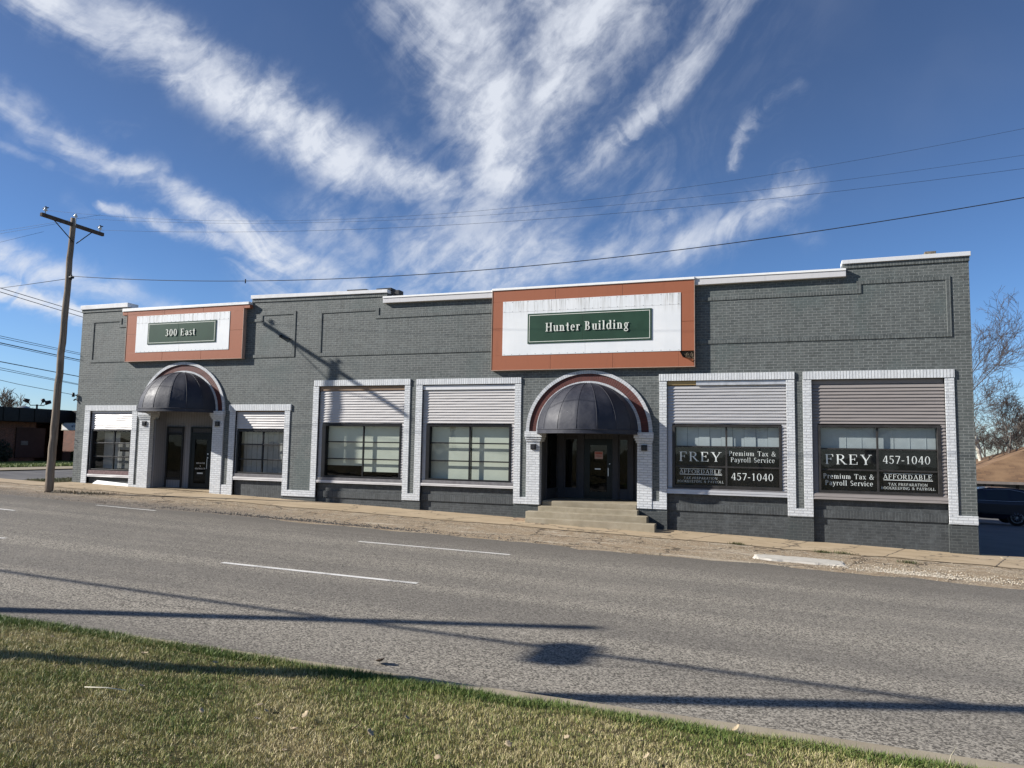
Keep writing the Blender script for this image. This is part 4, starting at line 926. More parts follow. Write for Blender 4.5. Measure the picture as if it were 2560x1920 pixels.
b = MB(); b.box(-5.42, -5.24, YB-.036, YB-.031, -.64, -.60); b.build('mail_slot', M['steel'], dB)
b = MB(); b.box(-5.0, -4.975, YB-.09, YB-.06, -.83, -.58); b.box(-4.965, -4.93, YB-.08, YB-.05, -.47, -.44); b.build('door_handle', M['steel'], dB)
b = MB(); b.box(-5.43, -5.17, YB-.037, YB-.032, -.31, -.08); no = b.build('notice', M['pink'], dB, label='pink and red paper notice on the door glass')
b = MB(); b.box(-5.415, -5.185, YB-.041, YB-.0385, -.17, -.10); b.box(-5.40, -5.20, YB-.041, YB-.0385, -.235, -.205); b.build('notice_heading', M['red'], no)
# glazed side panel at the left of the recess
b = MB(); b.box(-6.62, -6.60, D+.50, D+.56, LZ, .49); b.box(-6.62, -6.60, D+1.60, D+1.68, LZ, .49); b.box(-6.62, -6.60, D+.56, D+1.60, -1.28, -1.22)
sp_ = b.build('side_window', PAN, BLD, .003)
b = MB(); b.box(-6.615, -6.611, D+.56, D+1.60, -1.22, .49); b.build('glass', GLASSD, sp_)
b = MB(); b.box(-6.619, -6.616, D+.56, D+1.60, -1.22, .49); b.build('dark_backing', M['inside'], sp_)  # near-black sheet, stands in for darkness behind the side glass

# steps
ST = thing('concrete_steps', 'four wide weathered concrete steps rising to the right-hand arched doorway', 'steps', (-5.1, 20.5, -2.2))
CM = M['concrete']
for nm, x0, x1, y0, y1, zt, zb in (('landing', -6.60, -3.79, D-.04, YB, LZ, LZ-.5), ('step', -6.60, -3.72, D-.30, D+.14, -1.682, -2.5), ('step', -6.88, -3.41, D-.60, D-.30, -1.812, -2.5), ('step', -6.80, -3.15, D-.89, D-.60, -1.975, -2.6)):
    b = MB()
    b.box(x0, x1, y0, y1, zb, zt) if nm != 'landing' else (b.box(-6.27, x1, y0, D+.14, zb, zt), b.box(-6.60, -6.27, D+.10, D+.14, zb, zt-.02), b.box(-6.60, x1, D+.141, y1, zb, zt-.001))
    b.build(nm, CM, ST, .012)
b = MB(); b.box(-7.21, -6.82, D-.75, D-.45, -2.2, -2.02); tag(b.build('concrete_block', plain('red_stained_concrete', (.30, .22, .15), .9, var=.4, scale=12, bmp=.5), None, .012), 'small low brown block at the left end of the concrete steps', 'block')

# white board left lying against the wall
b = MB()
b.hexa([(-24.28, D-.02, -1.66), (-22.44, D-.02, -1.70), (-22.44, D+.02, -1.70), (-24.28, D+.02, -1.66), (-24.04, D+.06, -1.485), (-22.44, D+.06, -1.575), (-22.44, D+.085, -1.575), (-24.04, D+.085, -1.485)])
tag(b.build('white_board', M['board'], None, .003), 'white tapering board leaning under the leftmost window', 'board')

# wall lights on the piers
def wall_light(x, z, s, lab):
    t = thing('wall_light', lab, 'light', (x, D-.05, z), 'wall lights on the entrance piers')
    b = MB(); b.box(x-s, x+s, D-.10, D-.0505, z-s, z+s); b.build('housing', M['black'], t, .006)
    c = MB(); c.box(x-s*.7, x+s*.7, D-.107, D-.1005, z-s*.7, z+s*.6); c.build('lens', plain('smoked_lens', (.03, .03, .035), .2), t, .003)
wall_light(-21.78, .645, .085, 'black square wall light on the white pier left of the street-level doorway')
wall_light(-18.47, .645, .085, 'black square wall light on the shaded pier right of the street-level doorway')
wall_light(-6.85, .033, .08, 'black square wall light on the white pier left of the stepped doorway')
wall_light(-3.575, .05, .08, 'black square wall light on the shaded pier right of the stepped doorway')

# service bracket at the far left corner
b = MB(); b.box(-25.31, -25.24, D+.02, D+.10, 1.50, 1.75); b.tube([(-25.28, D+.02, 1.70), (-25.34, D-.12, 1.72)], .022, 6); b.tube([(-25.34, D-.10, 1.64), (-25.34, D-.10, 1.80)], [.05, .04], 8); b.tube([(-25.28, D-.03, 1.56), (-25.31, D-.10, 1.5)], .03, 6)
b.build('service_bracket', M['black'], BLD)
b = MB(); b.box(-15.98, -15.62, D-.10, D-.0, 3.62, 3.66, 3.52, 3.56); b.box(-16.02, -15.96, D-.12, D, 3.60, 3.70); b.build('wall_bracket', M['black'], BLD)

# ------------------------------------------------------------------ awnings
def awning(A, lab):
    a, hgt, pr = A['a']-RW-.005, A['h']-RW-.02, 1.27
    c, z0 = A['c'], A['sp']+.045
    t = thing('awning', lab, 'awning', (c, D, z0))
    yw = D-.035
    def pt(phi, th, k=1.0, sag=0.0):
        r_ = math.cos(th)
        return (c+a*k*math.cos(phi)*r_, yw-pr*k*math.sin(phi)*r_, z0+hgt*math.sin(th)*k-sag)
    nG = 8; b = MB(); NS = 14
    for g in range(nG):
        for s in range(6):
            for j in range(NS):
                u0, u1 = s/6, (s+1)/6
                P = lambda u, jj: pt(math.pi*(g+u)/nG, math.pi/2*jj/NS, 1-.018*math.sin(math.pi*u)*(1-jj/NS)**.5)
                b.face([P(u0, j), P(u1, j), P(u1, j+1), P(u0, j+1)], True)
    o = b.build('canopy', M['vinyl'], t)
    bmw = o.modifiers.new('weld', 'WELD'); bmw.merge_threshold = .0008
    v = MB()
    for g in range(48):
        p, q = pt(math.pi*g/48, 0), pt(math.pi*(g+1)/48, 0)
        v.face([(p[0], p[1], p[2]-.11), (q[0], q[1], q[2]-.11), q, p], True)
    v.build('valance', M['vinyl'], t)
    rb = MB(); rb.tube([pt(math.pi*k/40, 0) for k in range(41)], .013, 6); rb.tube([(lambda p: (p[0], p[1], p[2]-.11))(pt(math.pi*k/40, 0)) for k in range(41)], .012, 6); rb.build('hem', M['vinyl'], t)
    for g in range(1, nG):
        r_ = MB(); r_.tube([pt(math.pi*g/nG, math.pi/2*j/18, 1.001) for j in range(18)], .0065, 6); r_.build('rib', M['vinyl'], t)
    f = MB(); f.tube([pt(0, 0, .98), pt(math.pi, 0, .98)], .015, 6); f.build('frame_bar', M['black'], t)
awning(ARA, 'left half-dome awning of navy vinyl over the street-level doorway'); awning(ARB, 'right half-dome awning of navy vinyl over the stepped doorway')

# ------------------------------------------------------------------ the two signs
def wall_sign(lab, x0, x1, z0, z1, w, g, txt, cap, pr, torn=False, ear=0.0):
    t = thing('wall_sign', lab, 'sign', ((x0+x1)/2, D, z0))
    yf = D-pr
    def ringb(name, o, i, ya, yb, m):
        b = MB(); b.box(o[0], o[1], ya, yb, i[3], o[3]); b.box(o[0], o[1], ya, yb, o[2], i[2]); b.box(o[0], i[0], ya, yb, i[2], i[3]); b.box(i[1], o[1], ya, yb, i[2], i[3]); return b.build(name, m, t, .004)
    cut = []
    b = MB(); W0, W1, Z0, Z1 = w; J = .003
    # border in separate sheets with open joints
    n = 3
    for k in range(n):
        xa, xb = x0+(x1-x0)*k/n, x0+(x1-x0)*(k+1)/n
        b.box(xa+J, xb-J, yf, D-.005, Z1, z1)
    nb = 3
    xe = x1-.02 if not torn else x1-.42
    for k in range(nb):
        xa, xb = x0+(xe-x0)*k/nb, x0+(xe-x0)*(k+1)/nb
        b.box(xa+J, xb-J, yf, D-.005, z0, Z0)
    if torn: b.prism([(xe, z0), (x1-.01, z0), (x1-.015, z0+.10), (xe+.10, Z0-.16), (xe+.02, Z0-.002), (xe, Z0)], yf, D-.005)
    else: b.box(xe, x1, yf, D-.005, z0, Z0)
    zm = (Z0+Z1)/2
    for xa, xb in ((x0, W0), (W1, x1)):
        b.box(xa, xb, yf, D-.005, Z0+(.06 if torn and xa > 0*x0 and xb == x1 else 0), zm-J); b.box(xa, xb, yf, D-.005, zm+J, Z1)
    if ear:
        b.box(x0-ear, x0-.002, yf, D-.005, z1-.13, z1); b.box(x1+.002, x1+ear*1.05, yf, D-.005, z1-.12, z1)
    b.build('border', M['orange'], t, .004)
    if torn:
        h = MB(); h.box(x1-.40, x1-.02, yf+.05, yf+.08, z0+.05, Z0+.06); ho = h.build('torn_corner', M['hole'], t, label='torn open lower right corner showing dark lath')
        r_ = random.Random(2); q = MB()
        for k in range(34): cx_, cz_ = x1-.38+.36*r_.random(), z0+.12+.36*r_.random(); q.tube([(cx_, yf+.045, cz_), (cx_+r_.uniform(-.06, .06), yf+.02, cz_+r_.uniform(-.06, .06))], .006, 4)
        q.build('lath', M['tile'], ho)
        cu = MB(); cu.face([(x1-.34, yf-.005, Z0-.17), (x1-.02, yf-.004, z0+.13), (x1-.03, yf-.05, z0+.20), (x1-.20, yf-.06, Z0-.20)]); cu.build('curled_flap', M['orange'], t)
    e = MB(); th = .014
    e.box(x0-th, x0, yf-.012, D-.005, z0-th, z1-(.13 if ear else 0)); e.box(x1, x1+th, yf-.012, D-.005, z0-th, z1-(.12 if ear else 0)); e.box(x0, x1, yf-.012, D-.005, z0-th, z0)
    e.build('edge_trim', plain('faded_edge_trim', (.42, .30, .24), .5), t)
    # white field in several sheets
    p = MB(); ys = yf-.012
    seam = Z1-(Z1-Z0)*.205; xm = (W0+W1)/2-.08
    for xa, xb in ((W0, xm), (xm, W1)):
        p.box(xa+J*.6, xb-J*.6, ys, yf+.02, seam+J*.6, Z1); p.box(xa+J*.6, xb-J*.6, ys, yf+.02, Z0, seam-J*.6)
    m, N, bb = mat('stained_white_panel'); co = objco(N); s = N.sep(co)
    mp = N.n('ShaderNodeMapping'); mp.inputs['Scale'].default_value = (7, 7, .35); N.link(co, mp.inputs[0])
    st = N.noise(mp.outputs[0], 2.0, 6, .7); zt_ = Z1-z0
    topw = N.ss(N.m('ADD', s[2], N.m('MULTIPLY', N.noise(mp.outputs[0], 1.1, 3), .9)), zt_-.22, zt_+.45)
    f = N.m('MULTIPLY', N.ss(st, .44, .70), N.m('MAXIMUM', topw, .04))
    cb = N.mix(N.ss(N.noise(co, 1.3, 3), .3, .7), (.76, .77, .77), (.70, .72, .73))
    N.link(N.mix(N.m('MULTIPLY', f, .75), cb, (.30, .29, .26)), bb.inputs['Base Color']); bb.inputs['Roughness'].default_value = .45
    p.build('white_panel', m, t, .003)
    nb_ = MB(); k = 0
    for i in range(22):
        for z in (Z1-.03, seam+.02, Z0+.03): nb_.box(W0+.06+(W1-W0-.12)*i/21-.007, W0+.06+(W1-W0-.12)*i/21+.007, ys-.004, ys, z-.007, z+.007)
    nb_.build('nail_heads', M['darkstone'], t)
    q = MB(); xg = (g[0]+g[1])/2-.15 if torn else g[0]+(g[1]-g[0])*.46
    q.box(g[0], xg-.002, ys-.02, ys, g[2], g[3]); q.box(xg+.002, g[1], ys-.02, ys, g[2], g[3]); gp = q.build('green_panel', M['green'], t, .003)
    ring_ = MB(); a = .045; d = .016; yy = ys-.0235
    ring_.box(g[0]+a, g[1]-a, yy, ys-.0205, g[3]-a-d, g[3]-a); ring_.box(g[0]+a, g[1]-a, yy, ys-.0205, g[2]+a, g[2]+a+d); ring_.box(g[0]+a, g[0]+a+d, yy, ys-.0205, g[2]+a+d, g[3]-a-d); ring_.box(g[1]-a-d, g[1]-a, yy, ys-.0205, g[2]+a+d, g[3]-a-d)
    ring_.build('pinstripe', M['lett'], gp)
    l = MB(); lettering(l, txt[0], txt[1], txt[2], txt[3], cap, ys-.045, ys-.0215, .165, .06); l.build('lettering', M['lett'], t)
    return t
s1 = wall_sign('smaller orange-bordered wall sign with green panel over the street-level doorway', -22.80, -17.50, 2.93, 4.80, (-22.32, -18.07, 3.245, 4.595), (-21.745, -18.64, 3.525, 4.315), ('300 East', -20.88, -19.52, 3.80, .262), .26, pr=.16, ear=.24) if False else wall_sign('smaller orange-bordered wall sign with green panel over the street-level doorway', -22.80, -17.50, 2.93, 4.80, (-22.32, -18.07, 3.245, 4.595), (-21.745, -18.64, 3.525, 4.315), ('300 East', -20.88, -19.52, 3.805), .245, .16, ear=.24)
s2 = wall_sign('larger orange-bordered wall sign with green panel and a torn corner above the steps', -8.19, -2.18, 2.32, 4.745, (-7.845, -2.54, 2.755, 4.40), (-7.04, -3.35, 3.09, 3.99), ('Hunter Building', -6.46, -3.985, 3.435), .255, .16, torn=True)
b = MB(); b.box(-8.21, -2.165, D-.19, D+.42, 4.752, 4.82); b.build('white_cap', M['board'], s2, .006)
b = MB(); b.box(-23.04, -17.28, D-.19, D-.051, 4.805, 4.918, 4.805, 4.895); b.build('white_cap', M['board'], s1, .006)

# ------------------------------------------------------------------ utility poles and wires
def wood_mat():
    m, N, b = mat('weathered_pole_wood'); co = objco(N)
    mp = N.n('ShaderNodeMapping'); mp.inputs['Scale'].default_value = (14, 14, .5); N.link(co, mp.inputs[0])
    n = N.noise(mp.outputs[0], 1.5, 6, .7); n2 = N.noise(co, 2.0, 5)
    col = N.mix(N.ss(n, .3, .7), (.13, .10, .075), (.30, .245, .19)); col = N.mix(N.ss(n2, .5, .75, 0, .6), col, (.36, .30, .235)); col = N.mix(N.ss(n, .62, .7), col, (.035, .026, .02))
    N.link(col, b.inputs['Base Color']); b.inputs['Roughness'].default_value = .9; b.inputs['Specular IOR Level'].default_value = .2
    bump(N, b, N.m('ADD', n, N.m('MULTIPLY', n2, .5)), .8, .02); return m
POLEW = wood_mat(); ARMW = plain('dark_crossarm_wood', (.075, .058, .046), .9, var=.4, scale=8, bmp=.4)
def insulator(b, x, y, z):
    b.tube([(x, y, z), (x, y, z+.13)], .012, 6)
def utility_pole(base, top, lab, arm=None, clamp_z=None, fat=1.0):
    t = thing('utility_pole', lab, 'utility pole', base, 'wooden utility poles along the street')
    r_ = random.Random(int(abs(base[0])*7)); p = MB(); n = 26; path = []; rad = []
    for k in range(n+1):
        u = k/n; path.append(tuple(base[i]+(top[i]-base[i])*u+(r_.uniform(-.012, .012) if 0 < k < n and i < 2 else 0) for i in range(3))); rad.append(fat*(.128-.042*u)*(1+r_.uniform(-.03, .03)))
    path[0] = (path[0][0], path[0][1], path[0][2]-.3)
    p.tube(path, rad, 14); p.build('pole', POLEW, t)
    if arm:
        (ax, ay, az_), (bx_, by_, bz_) = arm; dv = Vector((bx_-ax, by_-ay, bz_-az_)); L = dv.length; dv.normalize(); sd = dv.cross(Vector((0, 0, 1))).normalized()*.05; up = Vector((0, 0, .058))
        A_, B_ = Vector(arm[0]), Vector(arm[1]); c = MB()
        c.hexa([A_-sd-up, B_-sd-up, B_+sd-up, A_+sd-up, A_-sd+up, B_-sd+up, B_+sd+up, A_+sd+up]); ca = c.build('crossarm', ARMW, t, .01)
        mid = (A_+B_)/2
        for s_ in (-1, 1):
            q = MB(); e = mid+dv*s_*L*.30-Vector((0, 0, .06)); q.tube([e, Vector((top[0]+.13 if abs(top[0]-mid.x) < .5 else mid.x, mid.y+dv.y*s_*.05, mid.z-.62))], .016, 6); q.build('brace', M['black'], t)
        for f_, on in ((.06, 0), (.94, 0)):
            w = A_+(B_-A_)*f_+up; q = MB(); q.lathe(w.x, w.y, [(.014, w.z), (.014, w.z+.10), (.058, w.z+.10), (.062, w.z+.13), (.04, w.z+.155), (.046, w.z+.175), (.03, w.z+.20), (.012, w.z+.21)], 12); q.build('insulator', M['glassins'], t)
            q = MB(); q.tube([(w.x-.12, w.y, w.z+.185), (w.x+.12, w.y, w.z+.185)], .018, 6); q.lathe(w.x, w.y, [(.03, w.z+.19), (.032, w.z+.23), (.01, w.z+.24)], 8); q.build('wire_tie', M['wire'], t)
        q = MB(); x, y, z = top[0]+.12, top[1]-.02, top[2]; q.tube([(x, y, z-.25), (x, y, z+.06)], .014, 6); q.lathe(x, y, [(.05, z+.02), (.056, z+.05), (.036, z+.075), (.042, z+.095), (.02, z+.13)], 12); q.build('insulator', M['glassins'], t)
    if clamp_z:
        q = MB(); u = (clamp_z-base[2])/(top[2]-base[2]); x, y = base[0]+(top[0]-base[0])*u, base[1]+(top[1]-base[1])*u
        q.tube([(x+.10, y-.02, clamp_z), (x+.24, y-.02, clamp_z)], .05, 8); q.tube([(x+.16, y-.02, clamp_z-.09), (x+.16, y-.02, clamp_z+.09)], .03, 6); q.build('cable_clamp', M['black'], t)
    return t
PX, PY = -22.11, 17.53
SF = PY/18.0
pole_top = (-21.85, PY, 7.30)
utility_pole((PX, PY, -1.66), pole_top, 'weathered wooden pole with a crossarm standing on the pavement by the far corner', ((-21.76, 16.33, 7.06), (-21.92, 18.75, 7.09)), 5.30)
WR = dict(rad=.0085)
def wire(pts, rad, lab, grp='overhead wires along the street', nm='power_line'):
    b = MB(); b.tube(pts, rad, 5, True, True); return tag(b.build(nm, M['wire']), lab, 'wire', grp)
def para(c, x0, x1, y, n=40): return [(x0+(x1-x0)*k/n, y, c[0]*(x0+(x1-x0)*k/n)**2+c[1]*(x0+(x1-x0)*k/n)+c[2]) for k in range(n+1)]
def scaled(c, y0, y1):                             # same line of sight, measured at y0, strung at y1
    k = y1/y0; return (c[0]/k, c[1], c[2]*k)
wdefs = [((.00533, .06162, 6.16012), 17.0, 16.45, -21.75, .003, 'highest thin wire from the near end of the crossarm, running right'),
         ((.00364, .02223, 6.17304), 18.0, 17.53, -21.7, .003, 'thin wire from the insulator on the pole top, running right'),
         ((.00278, .0144, 6.39888), 19.4, 18.62, -21.9, .004, 'thin wire from the far end of the crossarm, running right')]
for c, ya, yb, x0, r_, lab in wdefs: wire(para(scaled(c, ya, yb), x0, 24, yb), r_, lab)
wire(para(scaled((.00413, .07001, 4.97584), 17.9, 17.48), -21.75, 24, 17.48, 60), .0105, 'thick cable clamped below the crossarm, sagging right past the parapet')
b = MB(); b.tube([(-14.72, 17.48, 4.80), (-14.72, 17.48, 4.68)], .018, 5); tag(b.build('cable_clip', M['wire']), 'small clip hanging from the thick cable over the left roof', 'clip')
for c, y, x1, r_, lab in (((.1346, 10.35), 16.45, -21.75, .004, 'thin wire leaving the near end of the crossarm to the left'), ((.0694, 8.97), 17.53, -21.9, .004, 'thin wire leaving the pole top to the left'), ((.0538, 8.645), 18.62, -21.95, .004, 'thin wire leaving the far end of the crossarm to the left'), ((.0628, 6.83), 17.5, -22.0, .009, 'thick cable leaving the pole to the left below the crossarm')):
    k = y/18.0; n = 20; z1 = c[0]*x1+c[1]*k
    wire([(x1-(x1+60)*i/n, y, z1+(c[0]*.75)*(-(x1+60)*i/n)+.0016*((x1+60)*i/n)**2) for i in range(n+1)], r_, lab)
# lines along the side street
for k, (z0, z1, r_) in enumerate(((6.75, 6.80, .016), (6.57, 6.57, .016), (4.61, 4.65, .012), (4.52, 4.57, .012), (4.30, 4.29, .022), (4.23, 4.21, .012), (3.46, 3.42, .02), (3.19, 3.02, .012), (3.10, 2.98, .012))):
    a, b_ = Vector((-32.93, 23.2, z0)), Vector((-34.57, 28.73, z1)); d_ = b_-a
    nm = ('topmost of the side-street wires left of the building', 'second side-street wire from the top, left of the building', 'third side-street wire down, thin', 'fourth side-street wire down, thin', 'thickest middle side-street cable left of the building', 'thin wire just under the thickest side-street cable', 'dark side-street cable, third from the bottom', 'second lowest thin side-street wire', 'lowest thin side-street wire')[k]
    p0, p1 = a-d_*.9, a+d_*9
    wire([p0+(p1-p0)*(i/16)+Vector((0, 0, -.35*math.sin(math.pi*i/16)+.35*math.sin(math.pi*.9/9.9))) for i in range(17)], r_, nm, 'overhead wires along the side street')
wire([(-25.34, D-.10, 1.72), (-27.5, 20.2, 2.1), (-30.5, 19.3, 2.75), (-36, 17.6, 3.9)], .010, 'thin service wire reaching the bracket on the left corner of the building', None, 'service_wire')
# the near side of the street, whose shadows fall on the road: two poles and a heavy cable with a splice case
def lz(x, y): return lawn_z(x, y)
utility_pole((-17.87, 2.62, lz(-17.9, 2.6)), (-17.87, 2.62, 6.75), 'wooden pole behind the photographer, farther along the near verge', fat=1.25)
utility_pole((-11.1, 2.75, lz(-11.1, 2.75)), (-11.0, 2.75, 7.4), 'wooden pole behind the photographer, nearest on the near verge', fat=1.2)
def ncable(x): return 5.05+.0022*(x+14.5)**2
wire([(x, 2.72, ncable(x)) for x in np.linspace(-40, 10, 50)], .052, 'heavy cable bundle strung between the poles behind the photographer')
b = MB(); zc_ = ncable(-14.7)-.14; b.tube([(-14.7, 2.25, zc_-.05), (-14.7, 2.33, zc_), (-14.7, 3.05, zc_), (-14.7, 3.13, zc_+.05)], [.10, .17, .17, .10], 12); tag(b.build('splice_case', M['black']), 'black splice case hanging crosswise on the heavy cable behind the photographer', 'splice case')

# ------------------------------------------------------------------ bare trees
BARK = plain('grey_brown_bark', (.105, .088, .075), .95, var=.35, scale=10, bmp=.5)
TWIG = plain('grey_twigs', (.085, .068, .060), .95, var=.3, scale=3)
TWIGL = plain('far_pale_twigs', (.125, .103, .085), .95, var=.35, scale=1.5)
def bare_tree(x, y, z, H, lab, seed, spread=.6, levels=5, twig=TWIG, grp=None, r0_=.02, lean=0, minr=.007):
    t = thing('bare_tree', lab, 'tree', (x, y, z), grp)
    rn = random.Random(seed); tr = MB(); cr = MB()
    def grow(p, d, L, r_, lev):
        n = 5 if lev < 2 else (4 if lev < 4 else 3); path = [p]; q = p.copy(); dd = d.copy()
        for k in range(n):
            dd = (dd+Vector((rn.uniform(-1, 1), rn.uniform(-1, 1), rn.uniform(-.6, .9)))*(.13 if lev < 2 else .20)).normalized()
            q = q+dd*L/n; path.append(q.copy())
        rads = [max(minr, r_*(1-.62*k/n)) for k in range(n+1)]
        (tr if lev < 2 else cr).tube(path, rads, 7 if lev < 2 else (4 if lev < 4 else 3), lev < 2)
        if lev >= levels: return
        nb = (rn.randint(5, 7), rn.randint(5, 7), rn.randint(4, 6), rn.randint(4, 5), rn.randint(3, 4), 3)[min(lev, 5)]
        for i in range(nb):
            u = (.38 if lev == 0 else .22)+(.98-(.38 if lev == 0 else .22))*(i+rn.random()*.6)/nb; u = min(.99, u); kk = min(n-1, int(u*n)); s_ = path[kk].lerp(path[kk+1], u*n-kk)
            a = rn.uniform(0, 6.283); e = rn.uniform(.5, 1.0)*spread*1.45
            ax = dd.cross(Vector((math.cos(a), math.sin(a), .3))).normalized()
            nd = (Matrix.Rotation(e, 3, ax) @ d).normalized(); nd = Matrix.Rotation(a, 3, d) @ nd
            nd = (nd+Vector((0, 0, .12))).normalized()
            grow(s_, nd, L*rn.uniform(.42, .66)*(1.12 if lev == 0 else 1), max(minr, rads[kk]*rn.uniform(.42, .6)), lev+1)
    grow(Vector((x, y, z-.1)), Vector((lean, 0, 1)).normalized(), H*.62, H*r0_, 0)
    tr.build('trunk', BARK, t); cr.build('crown', twig, t)
    return t
bare_tree(13.6, 57.5, -3.6, 8.6, 'smaller bare tree with low spreading branches in front of the far trees', 77, .85, 5, r0_=.013, minr=.008)
g2 = 'bare trees beyond the brown-roofed house'
bare_tree(10.6, 55.0, -3.5, 13.6, 'tall bare tree whose branches reach out past the right corner of the building', 23, .70, 5, r0_=.012, minr=.008)
for k, (x, y, h, s) in enumerate(((19.2, 84, 8.6, 31), (22.2, 90, 9.2, 32), (25.3, 95, 9.6, 33), (17.2, 88, 8.2, 34), (28, 92, 10, 35))):
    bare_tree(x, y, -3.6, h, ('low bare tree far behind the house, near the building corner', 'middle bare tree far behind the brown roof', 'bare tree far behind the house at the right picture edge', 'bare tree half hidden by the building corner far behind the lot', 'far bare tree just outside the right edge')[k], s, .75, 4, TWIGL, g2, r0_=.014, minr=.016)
b = MB()
for k, (x, y) in enumerate(((14, 100), (21, 102), (29, 104))):
    pass
bare_tree(-78.5, 56.6, -.7, 6.3, 'bare tree rising behind the flat dark roof at the far left', 41, .55, 4, TWIGL, None, r0_=.014, minr=.018)
# pale dead trunk and standpipes by the house
b = MB(); b.tube([(12.95, 58.2, -3.5), (12.85, 58.1, -.8), (12.62, 57.9, .4), (12.42, 57.8, 1.15)], [.17, .14, .12, .10], 8); b.tube([(12.45, 57.8, .80), (12.36, 57.78, 1.28)], [.17, .22], 7); b.tube([(12.62, 57.9, .35), (12.95, 57.9, .75)], [.05, .03], 6)
tag(b.build('dead_tree', plain('pale_bark', (.50, .47, .40), .9, var=.35, scale=9)), 'pale leaning dead trunk between the building corner and the brown roof', 'tree trunk')

# ------------------------------------------------------------------ brown roofed house beyond the lot
HS = thing('house', 'low cream house with a brown shingled hip roof beyond the parking lot', 'house', (18, 54, -3.7))
SHING = None
def shingle():
    m, N, b = mat('brown_shingles'); co = objco(N); s = N.sep(co)
    bt = N.n('ShaderNodeTexBrick', offset=.5, i_Scale=1.0); N.link(N.xyz(s[0], N.m('MULTIPLY', s[1], 1.0), 0.0), bt.inputs['Vector'])
    bt.inputs['Color1'].default_value = (.20, .115, .058, 1); bt.inputs['Color2'].default_value = (.13, .075, .04, 1); bt.inputs['Mortar'].default_value = (.09, .055, .035, 1); bt.inputs['Brick Width'].default_value = .5; bt.inputs['Row Height'].default_value = .2; bt.inputs['Mortar Size'].default_value = .015
    N.link(N.mix(N.ss(N.noise(co, .8, 4), .4, .7), bt.outputs[0], (.22, .135, .072)), b.inputs['Base Color']); b.inputs['Roughness'].default_value = .95; return m
SHING = shingle()
b = MB(); ex0, ex1, ey0, ey1, ez = 9.6, 32, 51.3, 63, -1.52; rz = 1.15; ry = 57.2
b.face([(ex0, ey0, ez), (ex1, ey0, ez), (ex1-5, ry, rz), (ex0+7.2, ry, rz)]); b.face([(ex0, ey1, ez), (ex0, ey0, ez), (ex0+7.2, ry, rz)]); b.face([(ex1, ey1, ez), (ex0, ey1, ez), (ex0+7.2, ry, rz), (ex1-5, ry, rz)]); b.face([(ex1, ey0, ez), (ex1, ey1, ez), (ex1-5, ry, rz)])
b.build('roof', SHING, HS)
b = MB(); b.box(ex0+.0, ex1, ey0-.02, ey0+.06, ez-.16, ez-.004); b.box(ex0-.02, ex0+.06, ey0+.06, ey1, ez-.16, ez-.004); b.face([(ex0, ey0, ez-.161), (ex0, ey1, ez-.161), (ex1, ey1, ez-.161), (ex1, ey0, ez-.161)]); b.build('fascia', plain('grey_fascia', (.22, .19, .17), .7), HS)
CREAM = plain('cream_wall_paint', (.58, .51, .36), .7, var=.1)
b = MB(); b.box(10.2, 31, 52.4, 62, -4.2, ez-.17); b.build('wall', CREAM, HS)
for x in (11.6, 12.0, 13.3, 13.75, 16, 18.4):
    q = MB(); q.box(x, x+.16, 52.33, 52.39, -3.8, ez-.18); q.build('corner_board', plain('dark_timber', (.05, .045, .04), .8), HS)
q = MB(); q.box(10.2, 31, 52.35, 52.39, ez-.42, ez-.18); q.build('frieze_board', plain('grey_frieze', (.15, .14, .13), .8), HS)
for x in (14.62, 15.0): 
    q = MB(); q.tube([(x, 60.8, -.6), (x, 60.8, .12+.04*(x > 14.8))], .085, 8); q.lathe(x, 60.8, [(.12, .10), (.13, .16), (.05, .2)], 10); q.build('vent_pipe', plain('pale_pipe', (.55, .5, .42), .6), HS)

